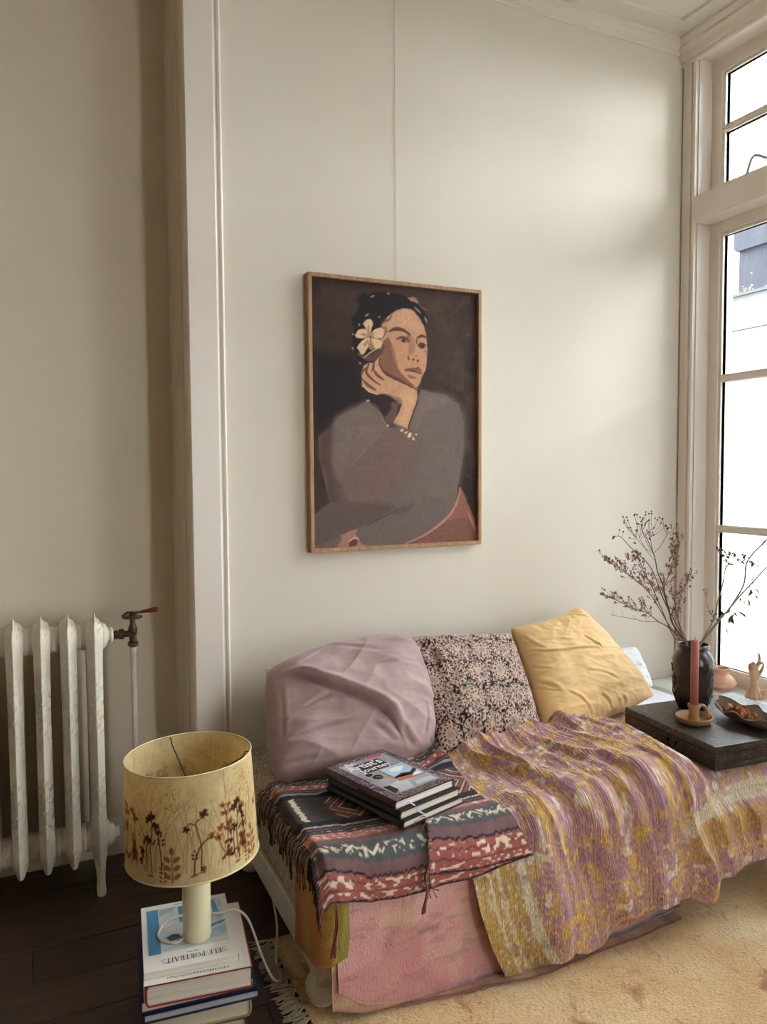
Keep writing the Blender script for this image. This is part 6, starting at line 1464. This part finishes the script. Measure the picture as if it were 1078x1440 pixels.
# ================================================================== framed portrait
def painting():
    x0, x1, z0, z1 = .886, 1.600, 1.087, 2.083; fw, fd = .014, .030
    pt = empty('framed_picture', ((x0+x1)/2, -.016, z0), 'oak-framed painting of a woman with a white flower in her hair', 'picture')
    om, nt, b = newmat('pale_oak_frame'); v = coords(nt, 'Object', (30, 30, 3)); g = noise(nt, v, 3, 6, .6, .5)
    L(nt, ramp(nt, g, [(.3, lin4(150, 110, 74)), (.6, lin4(186, 146, 104)), (.8, lin4(204, 166, 122))]), b.inputs['Base Color']); b.inputs['Roughness'].default_value = .5
    for nm, a in (('frame_rail', (x0, x1, z1-fw, z1)), ('frame_rail', (x0, x1, z0, z0+fw)), ('frame_stile', (x0, x0+fw, z0+fw, z1-fw)), ('frame_stile', (x1-fw, x1, z0+fw, z1-fw))):
        box(nm, a[0], a[1], -fd-.003, -.003, a[2], a[3], om, pt, .0015, 1)
    box('backing', x0+fw, x1-fw, -.010, -.004, z0+fw, z1-fw, plain('black_backing', (20, 18, 18)), pt)
    w = MB(); w.tube([(1.243, -.004, z1-.01), (1.241, -.0035, ZC-.05)], .0008, 6); w.build('hanging_wire', plain('clear_nylon', (190, 182, 166), rough=.3), pt)
    # ---- the picture itself, worked out on a fine grid
    NX, NY = 330, 464
    src = np.array([(439.8, 386.9), (674.2, 410.8), (670.1, 760.0), (443.9, 773.2)]); dst = np.array([(0, 1), (1, 1), (1, 0), (0, 0)], float)
    A = []; B_ = []
    for (x, y), (u, v_) in zip(src, dst): A += [[x, y, 1, 0, 0, 0, -u*x, -u*y], [0, 0, 0, x, y, 1, -v_*x, -v_*y]]; B_ += [u, v_]
    h = np.linalg.solve(np.array(A), np.array(B_))
    def uv(p, ox, oy, sc):
        x, y = ox+p[0]/sc, oy+p[1]/sc; d = h[6]*x+h[7]*y+1; return ((h[0]*x+h[1]*y+h[2])/d, (h[3]*x+h[4]*y+h[5])/d)
    fA = lambda p: uv(p, 490, 395, 8.292); fB = lambda p: uv(p, 490, 490, 8.292); fC = lambda p: uv(p, 430, 560, 6.4); fD = lambda p: uv(p, 550, 540, 6.0); fZ = lambda p: uv(p, 420, 370, 3.43)
    asp = .968/.686
    U, V = np.meshgrid(np.linspace(0, 1, NX), np.linspace(0, 1, NY), indexing='ij'); Wy = V*asp
    wob = .0035*(fbm(U*40, Wy*40, 1, 2)-.5)*2; wob2 = .0035*(fbm(U*40+9, Wy*40, 3, 2)-.5)*2
    def dist_poly(P):
        P = np.array([(a, b_*asp) for a, b_ in P]); best = np.full(U.shape, 9.); ins = np.zeros(U.shape, bool); X, Y = U+wob, Wy+wob2
        lo, hi = P.min(0)-.05, P.max(0)+.05; I = np.where((U[:, 0] > lo[0]) & (U[:, 0] < hi[0]))[0]; J = np.where((Wy[0] > lo[1]) & (Wy[0] < hi[1]))[0]
        if len(I) == 0 or len(J) == 0: return None
        sl = (slice(I[0], I[-1]+1), slice(J[0], J[-1]+1)); x, y = X[sl], Y[sl]; bs = np.full(x.shape, 9.); iv = np.zeros(x.shape, bool)
        for a, c in zip(P, np.roll(P, -1, 0)):
            e = c-a; t = np.clip(((x-a[0])*e[0]+(y-a[1])*e[1])/(e@e+1e-12), 0, 1); bs = np.minimum(bs, np.hypot(x-a[0]-t*e[0], y-a[1]-t*e[1]))
            cond = ((a[1] > y) != (c[1] > y)); iv ^= cond & (x < (c[0]-a[0])*(y-a[1])/(c[1]-a[1]+1e-12)+a[0])
        return sl, np.where(iv, bs, -bs)
    img = lerp(C(44, 30, 28), C(74, 54, 46), fbm(U*9, Wy*9, 2, 4)[..., None]*1.0)
    img = mix3(img, C(92, 70, 50), sm(.60, .72, fbm(U*16, Wy*16, 5, 3))*.30*sm(.6, .8, U))
    img = mix3(img, C(34, 22, 22), sm(.55, .7, fbm(U*5, Wy*5, 6, 3))*.6)
    def poly(f, pts, col, soft=.003, op=1., smooth=True):
        P = [f(p) for p in pts]
        if smooth: P = [tuple(q) for q in spline(P+[P[0]], 4)][:-1]
        r = dist_poly(P)
        if r is None: return
        sl, d = r; wgt = sm(-soft, soft, d)*op; var = (.92+.16*fbm(U*24, Wy*24, 4, 3))[sl]
        img[sl] = img[sl]*(1-wgt[..., None])+(C(*col)*var[..., None])*wgt[..., None]
    def stroke(f, pts, w, col, op=1., soft=.0015):
        P = np.array([(a, b_*asp) for a, b_ in [f(p) for p in pts]]); P = np.array(spline(list(P), 5)); X, Y = U+wob*.5, Wy+wob2*.5
        lo, hi = P.min(0)-.03, P.max(0)+.03; I = np.where((U[:, 0] > lo[0]) & (U[:, 0] < hi[0]))[0]; J = np.where((Wy[0] > lo[1]) & (Wy[0] < hi[1]))[0]; sl = (slice(I[0], I[-1]+1), slice(J[0], J[-1]+1)); x, y = X[sl], Y[sl]
        best = np.full(x.shape, 9.)
        for i, (a, c) in enumerate(zip(P[:-1], P[1:])):
            e = c-a; t = np.clip(((x-a[0])*e[0]+(y-a[1])*e[1])/(e@e+1e-12), 0, 1); s_ = (i+t)/(len(P)-1); best = np.minimum(best, np.hypot(x-a[0]-t*e[0], y-a[1]-t*e[1])-w*(.45+.55*np.sin(np.clip(s_, .02, .98)*math.pi)))
        wgt = sm(soft, -soft, best)*op; img[sl] = img[sl]*(1-wgt[..., None])+C(*col)*wgt[..., None]
    # dark mass behind the shoulder
    poly(fZ, [(80, 420), (300, 440), (330, 600), (400, 640), (330, 690), (180, 760), (80, 820)], (32, 21, 22), .05)
    # clothing
    poly(fZ, [(340, 668), (200, 745), (170, 800), (110, 840), (112, 950), (150, 1110), (165, 1160), (84, 1225), (80, 1390), (525, 1375), (640, 1305), (760, 1205), (775, 1060), (802, 900), (803, 770), (780, 680), (720, 640), (600, 612), (560, 700), (540, 800), (440, 795), (400, 720)], (106, 93, 90), .006, smooth=False)
    poly(fZ, [(112, 840), (180, 800), (175, 980), (225, 1080), (240, 1150), (160, 1160), (140, 1040), (110, 950)], (84, 66, 62), .02)
    poly(fZ, [(342, 668), (204, 745), (182, 800), (172, 950), (205, 1060), (260, 1000), (430, 800), (398, 720)], (116, 103, 96), .03)
    poly(fZ, [(440, 800), (270, 985), (215, 1070), (240, 1155), (420, 1165), (450, 1100), (560, 920), (590, 850), (530, 810)], (112, 93, 89), .06)
    poly(fZ, [(590, 700), (660, 650), (745, 655), (795, 730), (800, 850), (770, 1050), (700, 1140), (600, 1170), (520, 1120), (590, 940)], (107, 98, 95), .05)
    poly(fZ, [(600, 620), (720, 645), (700, 680), (620, 720), (585, 800), (560, 780), (590, 690)], (118, 105, 100), .03)
    poly(fZ, [(84, 1230), (180, 1165), (420, 1165), (470, 1190), (330, 1270), (200, 1320), (84, 1370)], (92, 79, 77), .02)
    poly(fZ, [(330, 1280), (500, 1180), (640, 1130), (740, 1140), (700, 1240), (600, 1310), (520, 1360), (320, 1378)], (104, 94, 92), .012)
    poly(fD, [(20, 1100), (60, 1060), (180, 1020), (190, 1045), (120, 1100), (40, 1110)], (88, 79, 80), .006, .8)
    stroke(fZ, [(430, 795), (350, 880), (250, 1000)], .0025, (140, 118, 104), .5); stroke(fZ, [(470, 1200), (400, 1235), (330, 1275)], .004, (70, 56, 54), .8)
    stroke(fZ, [(305, 800), (320, 820), (285, 850)], .003, (140, 126, 116), .5)
    # skirt and cloth at lower right, other hand at lower left
    poly(fZ, [(520, 1378), (640, 1308), (735, 1225), (770, 1140), (780, 1080), (800, 1110), (850, 1240), (862, 1345)], (138, 94, 82), .004, smooth=False)
    poly(fD, [(300, 1260), (480, 1160), (640, 1130), (700, 1200), (700, 1330), (260, 1340)], (116, 80, 72), .01, .8)
    stroke(fD, [(130, 1350), (300, 1270), (480, 1130), (560, 1000), (590, 880)], .008, (182, 134, 114), .8); stroke(fD, [(650, 1080), (690, 1180), (710, 1240)], .008, (176, 130, 112), .8)
    poly(fC, [(330, 1240), (480, 1185), (460, 1230), (490, 1260), (510, 1310), (560, 1340), (310, 1355), (340, 1290)], (160, 120, 106), .004)
    poly(fC, [(400, 1300), (450, 1270), (480, 1290), (470, 1330), (410, 1345)], (92, 58, 54), .004); stroke(fC, [(400, 1300), (460, 1262), (490, 1275)], .004, (206, 170, 152))
    # neck and shade under the hand
    poly(fB, [(140, 520), (360, 545), (480, 540), (620, 650), (590, 780), (545, 880), (470, 880), (420, 780), (360, 660), (250, 620)], (46, 29, 30), .008)
    poly(fB, [(440, 760), (520, 640), (600, 640), (590, 760), (545, 880), (475, 900)], (96, 72, 72), .010); poly(fB, [(360, 640), (520, 660), (480, 780), (430, 780)], (46, 29, 30), .01)
    # face
    poly(fA, [(405, 560), (440, 470), (520, 370), (600, 322), (700, 300), (765, 318), (830, 380), (885, 460), (922, 570), (940, 680), (944, 860), (930, 1010), (880, 1120), (835, 1240), (795, 1262), (640, 1150), (480, 1090), (395, 1000), (385, 880), (400, 700)], (192, 148, 118), .0025)
    poly(fA, [(600, 340), (700, 320), (790, 370), (850, 470), (860, 560), (760, 540), (600, 520), (500, 470)], (204, 162, 132), .03, .7)
    poly(fA, [(440, 690), (500, 660), (545, 800), (585, 950), (650, 1080), (795, 1235), (740, 1225), (560, 1130), (450, 1070), (395, 990), (395, 850)], (132, 92, 76), .004)
    poly(fA, [(520, 700), (560, 780), (600, 960), (570, 960), (530, 820)], (158, 114, 92), .005, .8)
    poly(fA, [(735, 690), (770, 640), (800, 700), (795, 820), (720, 850)], (164, 118, 98), .008, .8); poly(fA, [(700, 640), (745, 600), (752, 700), (725, 720)], (128, 86, 74), .006, .8)
    stroke(fA, [(505, 580), (560, 555), (660, 562), (745, 620)], .0105, (92, 58, 50)); stroke(fA, [(830, 655), (880, 632), (938, 648)], .0085, (92, 58, 50))
    poly(fA, [(580, 665), (640, 640), (700, 650), (728, 690), (700, 715), (640, 705)], (120, 84, 72), .003); poly(fA, [(610, 680), (650, 665), (700, 678), (690, 702), (640, 700)], (176, 146, 124), .002)
    poly(fA, [(645, 680), (665, 662), (690, 675), (685, 700), (655, 702)], (58, 38, 36), .002); stroke(fA, [(580, 668), (640, 648), (710, 665), (728, 700)], .004, (66, 42, 40))
    poly(fA, [(835, 745), (865, 712), (915, 722), (930, 760), (880, 785), (845, 770)], (110, 76, 66), .003); poly(fA, [(860, 745), (885, 728), (910, 745), (900, 772), (870, 770)], (56, 38, 36), .002); stroke(fA, [(820, 670), (825, 700), (822, 725)], .005, (110, 74, 64)); stroke(fA, [(835, 745), (870, 718), (930, 735)], .004, (66, 42, 40))
    stroke(fA, [(725, 870), (722, 900), (738, 915)], .0055, (104, 66, 58)); poly(fA, [(765, 915), (785, 895), (802, 915), (790, 930)], (92, 58, 52), .002); poly(fA, [(820, 920), (845, 910), (850, 935), (832, 948)], (100, 64, 56), .002); stroke(fA, [(805, 875), (818, 868), (830, 880)], .003, (130, 90, 76))
    poly(fA, [(678, 1022), (745, 1012), (790, 1005), (812, 1010), (845, 1000), (890, 1072), (850, 1084), (770, 1058), (690, 1048)], (126, 82, 70), .003); poly(fA, [(760, 1050), (830, 1040), (885, 1072), (850, 1082)], (154, 108, 92), .003); stroke(fA, [(682, 1035), (770, 1050), (850, 1065)], .0045, (90, 54, 48))
    stroke(fA, [(718, 1098), (750, 1118), (818, 1132)], .009, (148, 104, 86)); stroke(fA, [(905, 800), (935, 820), (938, 860)], .006, (128, 104, 100), .7)
    # hair
    poly(fA, [(70, 700), (90, 560), (60, 430), (130, 340), (170, 250), (220, 170), (320, 115), (480, 105), (650, 140), (740, 180), (850, 250), (920, 330), (945, 400), (940, 510), (902, 490), (830, 385), (762, 315), (700, 302), (600, 325), (520, 375), (430, 430), (400, 540), (320, 580), (260, 800), (330, 830), (300, 940), (170, 960), (100, 870)], (26, 18, 21), .006, smooth=False)
    poly(fA, [(150, 150), (220, 120), (260, 200), (180, 260), (130, 220)], (24, 17, 20), .02)
    stroke(fA, [(405, 560), (420, 480), (500, 440), (540, 370)], .006, (92, 70, 66), .8)
    poly(fA, [(715, 180), (780, 172), (820, 195), (845, 250), (780, 225)], (150, 124, 108), .003); stroke(fA, [(850, 255), (910, 310), (950, 330)], .005, (100, 76, 68))
    for p in ([(290, 175), (330, 155)], [(480, 125), (510, 132)], [(222, 400), (265, 375)], [(385, 405), (392, 415)], [(150, 490), (158, 515)], [(800, 290), (870, 355)], [(920, 410), (940, 470)], [(70, 780), (85, 795)], [(155, 955), (168, 965)], [(78, 615), (84, 620)]): stroke(fA, p, .005, (150, 134, 122), .9)
    # flower
    poly(fA, [(120, 850), (180, 830), (250, 870), (340, 820), (400, 780), (435, 700), (430, 820), (380, 890), (320, 925), (220, 930), (205, 905)], (92, 68, 64), .005)
    PE = (214, 188, 152)
    for P in ([(200, 490), (228, 452), (285, 438), (312, 500), (295, 560), (275, 615), (240, 570)], [(108, 620), (148, 565), (225, 560), (265, 630), (205, 662), (130, 655)], [(128, 780), (185, 690), (262, 655), (278, 700), (240, 800), (185, 855)], [(285, 660), (350, 668), (412, 700), (408, 755), (340, 788), (300, 740)], [(280, 620), (335, 560), (410, 538), (442, 600), (420, 655), (350, 665)]): poly(fA, P, PE, .0025)
    for P in ([(255, 520), (270, 520), (285, 620), (265, 660), (245, 620)], [(150, 615), (215, 600), (255, 640), (190, 640)], [(195, 745), (235, 690), (265, 690), (230, 750)], [(265, 700), (300, 700), (330, 770), (290, 800), (255, 760)], [(290, 610), (325, 595), (320, 640), (285, 680)]): poly(fA, P, (168, 132, 100), .004, .85)
    stroke(fA, [(200, 905), (250, 860), (330, 800), (410, 770)], .004, (196, 160, 130), .8); stroke(fA, [(415, 535), (465, 545), (460, 600), (430, 660)], .007, (120, 90, 78), .8)
    # hand and wrist
    poly(fB, [(385, 95), (340, 150), (325, 170), (270, 165), (205, 205), (175, 275), (182, 370), (188, 450), (285, 505), (365, 540), (470, 532), (560, 590), (650, 640), (620, 730), (548, 868), (620, 910), (708, 948), (740, 860), (800, 700), (828, 580), (822, 495), (770, 465), (600, 385), (480, 325), (410, 265), (388, 180)], (194, 152, 120), .0025, smooth=False)
    poly(fB, [(600, 500), (740, 480), (800, 520), (790, 620), (720, 800), (690, 920), (600, 890), (680, 720), (640, 600)], (206, 164, 130), .01, .8)
    poly(fB, [(400, 520), (560, 560), (640, 600), (630, 660), (560, 600), (470, 545)], (140, 100, 84), .006, .8)
    BR = (112, 74, 64)
    stroke(fB, [(325, 255), (360, 310), (435, 368)], .0085, BR); stroke(fB, [(270, 165), (235, 275), (300, 360), (395, 430)], .0075, BR); stroke(fB, [(185, 360), (250, 430), (345, 492)], .009, BR); stroke(fB, [(325, 150), (318, 220), (300, 270)], .0075, BR); stroke(fB, [(235, 225), (200, 260), (182, 300)], .007, BR)
    stroke(fB, [(385, 110), (390, 190), (440, 270), (560, 335), (690, 405), (810, 480)], .0065, (104, 62, 54)); stroke(fB, [(820, 480), (834, 580), (780, 740), (725, 900), (712, 945)], .0045, (70, 44, 42)); stroke(fB, [(805, 470), (850, 430), (885, 340)], .0045, (80, 52, 48)); stroke(fB, [(190, 445), (270, 505), (360, 540)], .004, (210, 176, 150))
    poly(fB, [(545, 870), (620, 905), (700, 945), (690, 980), (600, 930), (550, 900)], (112, 90, 86), .006)
    for p in ([(625, 955), (660, 945), (655, 975), (632, 978)], [(670, 985), (700, 970), (705, 985), (680, 1000)], [(705, 1040), (715, 1000), (745, 985), (752, 1020), (725, 1048)], [(760, 1070), (775, 1035), (795, 1080)], [(790, 1000), (820, 1000), (815, 1025)]): poly(fB, p, (214, 186, 158), .002)
    stroke(fB, [(390, 740), (430, 840), (475, 905)], .003, (150, 120, 108), .8); stroke(fB, [(470, 900), (478, 908), (484, 914)], .005, (214, 190, 170)); stroke(fB, [(235, 620), (255, 612), (268, 622)], .004, (190, 170, 156))
    # dim foliage at the right
    for k in range(26):
        cx, cy = RNG.uniform(700, 850), RNG.uniform(170, 1050); a = RNG.uniform(-1.2, 1.2); l = RNG.uniform(20, 50)
        stroke(fZ, [(cx-l*math.sin(a), cy+l*math.cos(a)), (cx, cy), (cx+l*math.sin(a)*.8, cy-l*math.cos(a))], .006, (96, 72, 58), .25, .004)
    X = x0+fw+U*(x1-x0-2*fw); Z = z0+fw+V*(z1-z0-2*fw)
    P = np.stack([X, np.full_like(X, -.018), Z], -1)
    m, nt, b = newmat('painted_print'); at = N(nt, 'ShaderNodeAttribute'); at.attribute_name = 'Col'; v = coords(nt, 'Object')
    c = mixc(nt, 1.0, at.outputs['Color'], ramp(nt, noise(nt, v, 70, 4), [(.3, (.90, .90, .90, 1)), (.7, (1.08, 1.08, 1.08, 1))]), 'MULTIPLY')
    L(nt, c, b.inputs['Base Color']); b.inputs['Roughness'].default_value = .6; b.inputs['Specular IOR Level'].default_value = .25; bump(nt, noise(nt, v, 500, 2), b, .1, .0006)
    mk('portrait_print', P.reshape(-1, 3), grid_faces(NX, NY), m, pt, True, np.clip(img*np.array([1.1, 1.0, .93])*1.08, .004, 1).reshape(-1, 3))
painting()
